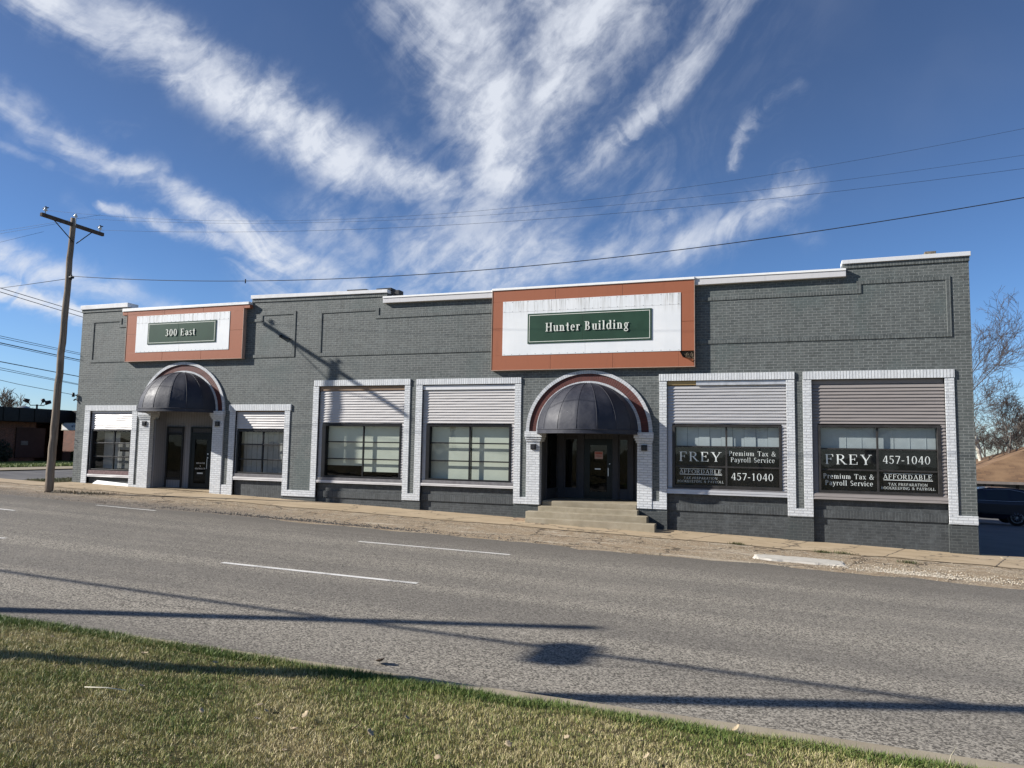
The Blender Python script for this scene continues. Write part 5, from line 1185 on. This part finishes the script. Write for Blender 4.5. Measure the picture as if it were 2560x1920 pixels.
# ------------------------------------------------------------------ dark car behind the building
def suv():
    gx, gy, gzz = 10.61, 41.9, -3.27                         # rear wheel on the ground, car faces left
    t = thing('parked_car', 'dark navy estate car parked behind the right end of the building', 'car', (gx-1.35, gy+.8, gzz))
    sl = .032                                                # falls to the right with the lot
    paint, N, bb = mat('navy_car_paint'); bb.inputs['Base Color'].default_value = (.006, .006, .018, 1); bb.inputs['Roughness'].default_value = .25; bb.inputs['Coat Weight'].default_value = .6; bb.inputs['Metallic'].default_value = .2
    st = [(-3.55, .45, .72, .74, .60, .55), (-3.3, .30, .88, .92, .82, .66), (-2.2, .27, 1.0, 1.06, .90, .72), (-1.75, .25, 1.04, 1.10, .92, .74), (-.95, .24, 1.06, 1.58, .94, .62), (-.3, .24, 1.07, 1.72, .95, .64), (.5, .26, 1.08, 1.74, .95, .64), (1.1, .30, 1.10, 1.70, .94, .63), (1.5, .38, 1.12, 1.50, .92, .60), (1.72, .45, 1.10, 1.16, .86, .58), (1.82, .55, .98, 1.02, .80, .5)]
    yc = gy+.8
    def P(s, w, z, side): return (gx+s*1.0-.72+.0, yc+side*w, gzz+z-sl*s)
    b = MB(); rings = []
    for s, zb, zl, zr, wb, wr in st:
        r_ = []
        for side, seq in ((-1, (0, 1, 2, 3, 4)), (1, (4, 3, 2, 1, 0))):
            for k in seq:
                w, z = ((wb*.93, zb), (wb, zb+.22), (wb, zl-.12), (wb*.965, zl), (min(wr, wb*.95), zr))[k]; r_.append(P(s, w, z, side))
        rings.append(r_)
    base_ = len(b.v)
    for r_ in rings: b.v += r_
    n = 10
    for i in range(len(rings)-1):
        for k in range(n):
            k2 = (k+1) % n; b.f.append((base_+i*n+k, base_+i*n+k2, base_+(i+1)*n+k2, base_+(i+1)*n+k)); b.smooth.append(False)
    b.f.append(tuple(range(base_, base_+n))); b.smooth.append(False); b.f.append(tuple(base_+(len(rings)-1)*n+k for k in reversed(range(n)))); b.smooth.append(False)
    b.build('body', paint, t, .03)
    def sidepoly(pts, off=.012):
        q = []
        for s, u in pts:   # u: 0 belt, 1 roof
            for i in range(len(st)-1):
                if st[i][0] <= s <= st[i+1][0]:
                    f_ = (s-st[i][0])/(st[i+1][0]-st[i][0]); a = [st[i][k]+(st[i+1][k]-st[i][k])*f_ for k in range(6)]; break
            zl, zr, wb, wr = a[2], a[3], a[4]*.965, min(a[5], a[4]*.95); q.append(P(s, wb+(wr-wb)*u+off, zl+(zr-zl)*u, -1))
        return q
    gm = plain('tinted_car_glass', (.012, .016, .016), .08, spec=.8)
    for nm, pts in (('side_window', [(-1.25, .10), (-.55, .12), (-.55, .80), (-.78, .76)]), ('side_window', [(-.47, .12), (.42, .12), (.42, .84), (-.47, .82)]), ('rear_side_window', [(.50, .12), (1.18, .16), (1.34, .40), (1.05, .74), (.50, .84)])):
        q = MB(); q.face(sidepoly(pts)); q.build(nm, gm, t)
    ch = plain('chrome_trim', (.6, .6, .62), .2, .95)
    q = MB(); q.tube([sidepoly([p], .02)[0] for p in ((-.6, .86), (.0, .90), (.5, .90), (1.08, .80), (1.40, .42), (1.22, .10), (.5, .05), (-.6, .05), (-1.3, .05))], .012, 5); q.build('window_trim', ch, t)
    q = MB(); q.tube([P(-1.5, .96, .50, -1), P(.5, .96, .50, -1)], .025, 5); q.build('sill_trim', M['black'], t)
    rim = plain('alloy_rim', (.30, .30, .32), .3, .9); ty = plain('tyre_rubber', (.012, .012, .012), .85)
    for s in (-2.03, .72):
        for side in (-1, 1):
            w = MB(); cx, cz = gx+s-.72, gzz+.36-sl*s; ya = yc+side*.93; yb = ya-side*.22
            w.lathe(cx, cz, [(.30, ya), (.36, ya-side*.02), (.36, yb)], 28, 'y'); o = w.build('wheel', ty, t)
            r_ = MB(); r_.lathe(cx, cz, [(.27, ya+side*.004), (.255, ya+side*.012), (.235, ya+side*.004)], 28, 'y')
            for k in range(10):
                a = 2*math.pi*k/10; r_.tube([(cx+.05*math.cos(a), ya+side*.012, cz+.05*math.sin(a)), (cx+.25*math.cos(a+.12), ya+side*.008, cz+.25*math.sin(a+.12))], .016, 4)
            r_.lathe(cx, cz, [(.06, ya+side*.006), (.05, ya+side*.02)], 12, 'y'); r_.build('rim', rim, o)
            ar = MB(); ar.lathe(cx, cz+.01, [(.42, ya-side*.025), (.41, ya-side*.02)], 24, 'y'); ar.build('wheel_arch', M['black'], t)
    q = MB(); q.box(gx+.86, gx+1.06, yc-.90, yc-.62, gzz+.86, gzz+1.02); q.build('tail_light', plain('red_lens', (.20, .01, .012), .2), t)
    q = MB(); q.tube([P(-1.3, 1.0, 1.10, -1), P(-1.45, 1.12, 1.14, -1)], [.06, .09], 8); q.build('door_mirror', paint, t)
suv()
b = MB(); b.box(4.9, 16, D-.32, D-.14, -2.75, -2.385, -3.05, -2.685); tag(b.build('kerb_stone', KERBC, None, .02), 'short pale concrete kerb between the pavement and the shaded parking lot', 'kerb')

# ------------------------------------------------------------------ brick building across the side street
_n0 = set(bpy.data.objects)
BR = thing('brick_building', 'low brown brick building with a deep black roof fascia across the side street', 'building', (-38.5, 30, -1.3))
RB = brick('brown_brick', (.19, .075, .050), (.11, .048, .036), (.30, .24, .21), w=.22, h=.075, chip=(.42, .36, .32), bstr=.5)
b = MB(); b.box(-52, -38.5, 8, 29.5, -1.6, 1.6); b.box(-52, -44, 29.5, 60, -1.6, 1.6); b.build('wall', RB, BR)
BF = plain('black_metal_fascia', (.012, .012, .013), .5, var=.3)
b = MB(); b.box(-53, -37.7, 6, 29.5, .92, 1.66); b.box(-38.0, -37.7, 29.5, 31.0, .92, 1.66); b.box(-46, -34.2, 31.0, 60, .955, 1.66); b.build('fascia', BF, BR, .02)
for k in range(16):
    q = MB(); y = 16+k*.85; q.box(-37.7, -37.665, y, y+.05, .93, 1.65); q.build('fascia_seam', BF, BR)
b = MB(); b.box(-38.5, -35.0, 31.2, 60, -1.7, .95); b.build('wing', RB, BR)
b = MB(); b.box(-38.45, -38.40, 28.35, 30.0, -1.0, .62); b.build('wall_panel', plain('dark_reddish_panel', (.075, .042, .038), .8), BR)
b = MB(); b.box(-38.395, -38.37, 28.62, 29.0, -.32, -.10); b.box(-38.372, -38.36, 28.67, 28.95, -.275, -.145); b.build('panel_plate', plain('grey_plate', (.20, .18, .17), .6), BR)
t = thing('shop_sign', 'white box sign with a blue square mark hung under the black fascia', 'sign', (-36.6, 30.9, .6))
b = MB(); b.box(-37.9, -34.6, 30.55, 30.95, .52, .95); b.build('cabinet', plain('cream_sign_cabinet', (.66, .62, .50), .5), t, .01)
b = MB(); b.box(-37.82, -34.68, 30.535, 30.548, .56, .91); b.build('face', M['board'], t)
b = MB(); lettering(b, 'of Carbondale', -37.1, -36.05, .70, .15, 30.522, 30.534, .16, .07); b.build('lettering', plain('blue_grey_letter', (.10, .12, .18), .5), t)
b = MB(); b.box(-35.95, -35.62, 30.525, 30.534, .585, .89); b.build('logo', plain('navy_mark', (.015, .03, .12), .4), t)
b = MB(); b.prism([(-35.88, .62), (-35.80, .62), (-35.70, .84), (-35.78, .84)], 30.518, 30.524); b.prism([(-35.76, .62), (-35.68, .62), (-35.66, .74), (-35.72, .74)], 30.518, 30.524); b.build('logo_strokes', M['board'], t)
# roof vents and the lot lamp behind it
for k, (x, y) in enumerate(((-47.1, 33.2), (-46.0, 34.3))):
    t = thing('roof_vent', ('round metal roof vent on the dark flat roof, nearer the left picture edge', 'round metal roof vent on the dark flat roof, nearer the double lamp')[k], 'vent', (x, y, 1.6), 'round vents on the dark flat roof')
    q = MB(); q.lathe(x, y, [(.28, 1.6), (.28, 1.85)], 14); q.build('stack', plain('galvanised_stack', (.45, .46, .46), .4, .6), t)
    q = MB(); q.lathe(x, y, [(.52, 1.84), (.50, 1.92), (.36, 2.06), (.10, 2.16)], 16); q.build('cap', plain('galvanised_cap', (.36, .38, .37), .4, .5), t)
t = thing('lot_lamp', 'black double-headed lot lamp rising behind the flat dark roof', 'lamp', (-47.17, 36.1, -.9))
q = MB(); q.tube([(-47.17, 36.1, -.9), (-47.17, 36.1, 2.35)], [.09, .06], 8); q.build('pole', M['black'], t)
for s_, dz in ((-1, .08), (1, 0.0), (.55, .12)):
    dx_, dy_ = .8*s_*.62, .78*s_*.62; q = MB(); q.tube([(-47.17, 36.1, 2.30), (-47.17+dx_*.55, 36.1+dy_*.55, 2.28), (-47.17+dx_*.75, 36.1+dy_*.75, 2.42+dz)], .03, 6); ar = q.build('arm', M['black'], t)
    q = MB(); q.tube([(-47.17+dx_*.68, 36.1+dy_*.68, 2.46+dz), (-47.17+dx_*1.15, 36.1+dy_*1.15, 2.56+dz)], [.15, .11], 8); q.build('lamp_head', M['black'], ar)
# this block stands well back from the side street
FARK = 1.2
for o in [q for q in bpy.data.objects if q not in _n0]:
    if o.type == 'MESH':
        o.data.transform(Matrix.Diagonal((FARK, FARK, FARK, 1)))
    o.location = o.location*FARK
# clipped shrubs against the wing
LEAFG = plain('dark_shrub_leaves', (.030, .042, .014), .7, var=.6, scale=5)
def leafball(x, y, z, rx, rz, lab, seed, n=2600, m=None, grp=None):
    rn = np.random.RandomState(seed); b = MB()
    for i in range(n):
        v = rn.normal(size=3); v /= np.linalg.norm(v); rr_ = (1-.35*rn.rand()**2)*(1+.10*math.sin(v[0]*7+seed)+.08*math.sin(v[1]*9+v[2]*6))
        p = np.array([x+v[0]*rx*rr_, y+v[1]*rx*rr_, max(z+.02, z+rz*.75+v[2]*rz*rr_)]); a = rn.normal(size=3)*.05; c = rn.normal(size=3)*.05
        b.face([p-a, p+c, p+a])
    b2 = MB(); b2.tube([(x, y, z-.1), (x, y, z+rz*.7)], [.05, .03], 6)
    t = thing('shrub', lab, 'shrub', (x, y, z), grp); b.build('foliage', m or LEAFG, t); b2.build('stem', BARK, t); return t
leafball(-43.1, 36.4, -1.5, .66, .52, 'round clipped shrub against the sunlit brick wing beside the pole', 3, grp='clipped shrubs by the brick wing')
leafball(-41.6, 36.6, -1.5, .55, .46, 'smaller clipped shrub half hidden by the grey building corner', 4, grp='clipped shrubs by the brick wing')
leafball(-45.5, 32.2, -1.5, .9, .8, 'loose dark bush against the shaded brick wall at the left edge', 5, 3500, plain('dull_bush_leaves', (.045, .05, .035), .7, var=.7, scale=4))

# ------------------------------------------------------------------ near lawn: blades, leaves, a straw
def grass(name, n, region, hmin, hmax, cols, wmin, wmax, zf, seed, lab, lean=.6):
    rn = np.random.RandomState(seed)
    x, y = region(rn, n); n = len(x)
    z = np.array([zf(a, b) for a, b in zip(x, y)])
    h = hmin+(hmax-hmin)*rn.beta(1.6, 2.6, n); w = wmin+(wmax-wmin)*rn.rand(n)
    if name == 'lawn_grass':
        cl_ = np.sin(x*11+2*np.sin(y*7))*np.sin(y*13+1.5*np.sin(x*9))+.7*np.sin(x*23+y*17)*np.sin(y*29-x*19)
        h = h*np.clip(.85+.38*cl_, .35, 1.7)
    a = rn.rand(n)*6.283; la = rn.rand(n)*6.283; ll = h*lean*rn.rand(n)**.7*1.6
    dx, dy = np.cos(a)*w*.5, np.sin(a)*w*.5; lx, ly = np.cos(la)*ll, np.sin(la)*ll
    V = np.empty((n, 5, 3)); zh = np.sqrt(np.maximum(.05*h*h, h*h-(ll*.7)**2))
    V[:, 0] = np.stack([x-dx, y-dy, z-.004], 1); V[:, 1] = np.stack([x+dx, y+dy, z-.004], 1)
    V[:, 2] = np.stack([x+dx*.8+lx*.35, y+dy*.8+ly*.35, z+zh*.58], 1); V[:, 3] = np.stack([x-dx*.8+lx*.35, y-dy*.8+ly*.35, z+zh*.58], 1)
    V[:, 4] = np.stack([x+lx, y+ly, z+zh], 1)
    me = bpy.data.meshes.new(name); me.vertices.add(n*5); me.vertices.foreach_set('co', V.ravel())
    idx = np.arange(n)*5; L = np.empty((n, 7), int)
    L[:, 0:4] = idx[:, None]+np.array([0, 1, 2, 3]); L[:, 4:7] = idx[:, None]+np.array([3, 2, 4])
    me.loops.add(n*7); me.loops.foreach_set('vertex_index', L.ravel().astype(np.int32))
    me.polygons.add(n*2); ls = np.empty((n, 2), np.int32); ls[:, 0] = np.arange(n)*7; ls[:, 1] = ls[:, 0]+4
    me.polygons.foreach_set('loop_start', ls.ravel()); lt = np.tile(np.array([4, 3], np.int32), n); me.polygons.foreach_set('loop_total', lt)
    at = me.attributes.new('tone', 'FLOAT', 'POINT')
    patch = np.sin(x*1.9+1.0)*np.sin(y*2.3+x*.7)+.6*np.sin(x*4.1+y*3.3)+.5*np.sin(y*6.1-x*2.7)
    dry = np.clip(.56+.17*patch+rn.normal(0, .25, n)-.30*np.clip(1-(np.array([kerb_back(q) for q in x])-y)/.55, 0, 1), 0, 1)
    at.data.foreach_set('value', np.repeat(dry, 5).astype(np.float32)); me.update(); me.validate()
    m, N, b = mat(name+'_blades'); an = N.n('ShaderNodeAttribute', attribute_name='tone')
    cr = N.n('ShaderNodeValToRGB'); N.link(an.outputs['Fac'], cr.inputs[0]); e = cr.color_ramp.elements
    e[0].position = 0; e[0].color = c4(cols[0]); e[1].position = 1; e[1].color = c4(cols[-1])
    for i, c in enumerate(cols[1:-1]): q = e.new((i+1)/(len(cols)-1)); q.color = c4(c)
    N.link(cr.outputs[0], b.inputs['Base Color']); b.inputs['Roughness'].default_value = .55; b.inputs['Specular IOR Level'].default_value = .3
    b.inputs['Transmission Weight'].default_value = 0
    me.materials.append(m); o = bpy.data.objects.new(name, me); COL.objects.link(o); return kind(o, 'stuff', lab, 'grass')
def lawn_region(rn, n):
    # the strip in front of the camera, thicker near it
    y = 2.6+4.0*rn.rand(n)**.9; x = -y*1.55+rn.rand(n)*(y*1.55+y*.42+.4)-.3
    kbk = np.array([kerb_back(q) for q in x]); k = y < kbk-.005
    return x[k], y[k]
GC_ = [(.085, .150, .030), (.165, .22, .052), (.29, .285, .095), (.47, .40, .20), (.62, .53, .32)]
grass('lawn_grass', 330000, lawn_region, .018, .060, GC_, .0022, .0050, lawn_z, 1, 'short half-dry lawn grass on the near verge')
def edge_region(rn, n):
    x = -10.5+13.5*rn.rand(n); y = np.array([kerb_back(q) for q in x])-.20*rn.rand(n)**1.3-.005+.04*np.sin(x*5)*np.sin(x*1.7+2); return x, y
grass('edge_grass', 26000, edge_region, .03, .085, [(.09, .15, .03), (.135, .19, .045), (.22, .23, .08), (.36, .31, .15)], .003, .006, lawn_z, 2, 'longer greener grass overhanging the near kerb', .75)
def bank_region(rn, n): return -33.7-12*rn.rand(n)**1.3, 22+18*rn.rand(n)
grass('bank_grass', 40000, bank_region, .06, .16, [(.15, .21, .05), (.20, .25, .075), (.28, .29, .12), (.42, .40, .22)], .02, .04, bank_z, 3, 'bright grass bank in front of the brown brick building')
def verge_region(rn, n): return -26.85+1.55*rn.rand(n), 20.3+5*rn.rand(n)
grass('verge_grass', 6000, verge_region, .03, .10, [(.07, .09, .03), (.11, .11, .05), (.18, .15, .09), (.22, .18, .11)], .008, .016, lambda x, y: gz(x, y)+.02, 4, 'thin worn grass on the verge by the left corner')
def pole_region(rn, n):
    x = PX+.1+rn.rand(n)*1.9; return x, PY+.22*rn.normal(size=n)+(x-PX)*.22
grass('pole_weeds', 700, pole_region, .02, .09, [(.05, .05, .02), (.09, .075, .04), (.12, .09, .05), (.16, .12, .07)], .008, .014, lambda x, y: gz(x, y)+.03, 5, 'dry weeds around the foot of the street pole')
def tuft_region(rn, n):
    c = np.array([(1.35, 19.0), (2.6, 18.35), (-1.0, 19.05), (5.0, 17.2), (5.6, 17.0), (.9, 18.9)]); k = rn.randint(0, len(c), n); return c[k, 0]+rn.normal(0, .10, n), c[k, 1]+rn.normal(0, .05, n)
grass('shoulder_weeds', 900, tuft_region, .02, .10, [(.05, .07, .02), (.08, .085, .03), (.12, .10, .05), (.18, .14, .08)], .006, .012, lambda x, y: gz(x, y)+.01, 6, 'small weed tufts along the pavement edge')

LEAFD = plain('dry_leaf', (.40, .32, .21), .8, var=.3, scale=30); LEAFK = plain('dark_dry_leaf', (.09, .065, .045), .8, var=.4, scale=30)
def leaf(px, py, s, m, lab, grp, seed, zf, lift=.05):
    rn = random.Random(seed); b = MB(); n = 7; a0 = rn.uniform(0, 6.28); curl = rn.uniform(.25, .6); tilt = rn.uniform(-.5, .8)
    z0 = zf(px, py)+lift; c, d = math.cos(a0), math.sin(a0); up = []
    for k in range(n+1):
        u = k/n; w = s*.42*math.sin(math.pi*min(1, u*.93+.05))**.7*(1+.25*math.sin(k*2.4))
        lx_, lz_ = (u-.5)*s, curl*s*(u-.5)**2*1.8+tilt*s*(u-.5)
        for sd in (-1, 0, 1): up.append((px+c*lx_-d*w*sd, py+d*lx_+c*w*sd, z0+lz_+abs(sd)*w*.45))
    base_ = len(b.v); b.v += up
    for k in range(n):
        for j in (0, 1): q = base_+k*3+j; b.f.append((q, q+1, q+4, q+3)); b.smooth.append(True)
    o = b.build('dead_leaf', m); sm = o.modifiers.new('thick', 'SOLIDIFY'); sm.thickness = .0015
    return tag(o, lab, 'leaf', grp)
LP = [(-6.58, 5.36), (-6.06, 4.95), (-5.61, 4.63), (-5.46, 5.39), (-5.22, 5.63), (-4.68, 4.61), (-3.64, 4.7), (-3.51, 4.61), (-3.45, 4.43), (-3.21, 4.65), (-3.09, 4.36), (-2.54, 4.93), (-2.75, 4.57), (-2.6, 4.52), (-2.9, 4.0), (-3.89, 4.38), (-4.76, 5.5), (-.34, 6.07), (-.94, 5.38), (-1.41, 5.13), (-.22, 5.51), (.15, 5.68), (-.85, 5.07), (-2.0, 4.3), (-1.7, 4.75), (-4.2, 5.2)]
for k, (x, y) in enumerate(LP):
    leaf(x, y, .034+.026*((k*37) % 7)/7, LEAFD, 'pale curled dead leaf lying in the grass of the near lawn', 'dead leaves on the near lawn', 50+k, lawn_z)
leaf(-3.79, 6.73, .12, LEAFK, 'dark curled dead leaf lying on the asphalt just past the kerb', None, 9, lambda x, y: gz(x, y)+.01, .02)
b = MB(); za, zb_ = lawn_z(-4.89, 4.35)+.06, lawn_z(-4.71, 4.42)+.055
b.tube([(-4.95, 4.33, za), (-4.80, 4.39, (za+zb_)/2+.006), (-4.66, 4.44, zb_)], [.004, .005, .004], 5); tag(b.build('straw', plain('pale_straw', (.62, .58, .46), .6)), 'single pale straight straw lying on the lawn', 'straw')
b = MB(); z = lawn_z(1.09, 6.2); b.tube([(1.08, 6.14, z), (1.11, 6.16, z+.09), (1.15, 6.18, z+.15)], [.004, .003, .001], 4); tag(b.build('dry_stalk', plain('pale_stalk', (.40, .36, .26), .7)), 'upright dry grass stalk at the kerb in the right corner', 'stalk')

g3 = 'bare trees behind the photographer'
for k, (x, y, h, sd) in enumerate(((-24, -34, 11, 61), (-12, -40, 12, 62), (-2, -36, 10.5, 63), (9, -42, 12, 64), (20, -38, 11, 65), (-36, -44, 12, 66))):
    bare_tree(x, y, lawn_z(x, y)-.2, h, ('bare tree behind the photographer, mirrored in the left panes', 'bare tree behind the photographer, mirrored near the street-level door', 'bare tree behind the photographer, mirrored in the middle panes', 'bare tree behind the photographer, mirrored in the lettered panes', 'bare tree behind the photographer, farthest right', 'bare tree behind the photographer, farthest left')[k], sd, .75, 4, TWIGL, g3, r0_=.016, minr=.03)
# more of the same bare trees along the skyline beyond the lot
_src = [o for o in COL.objects if o.name.startswith('bare_tree') and o.get('group') == g2]
for k in range(16):
    c = copy_tree(_src[k % len(_src)]); x, y = 34+k*6.5, 88+((k*37) % 23)
    c.location = (x, y, gz(x, y)); c.rotation_euler = (0, 0, k*1.3); c.scale = (1.05+.2*((k*13) % 5)/5,)*3
    tag(c, 'bare tree on the far skyline right of the brown-roofed house', 'tree', 'bare trees on the far skyline')
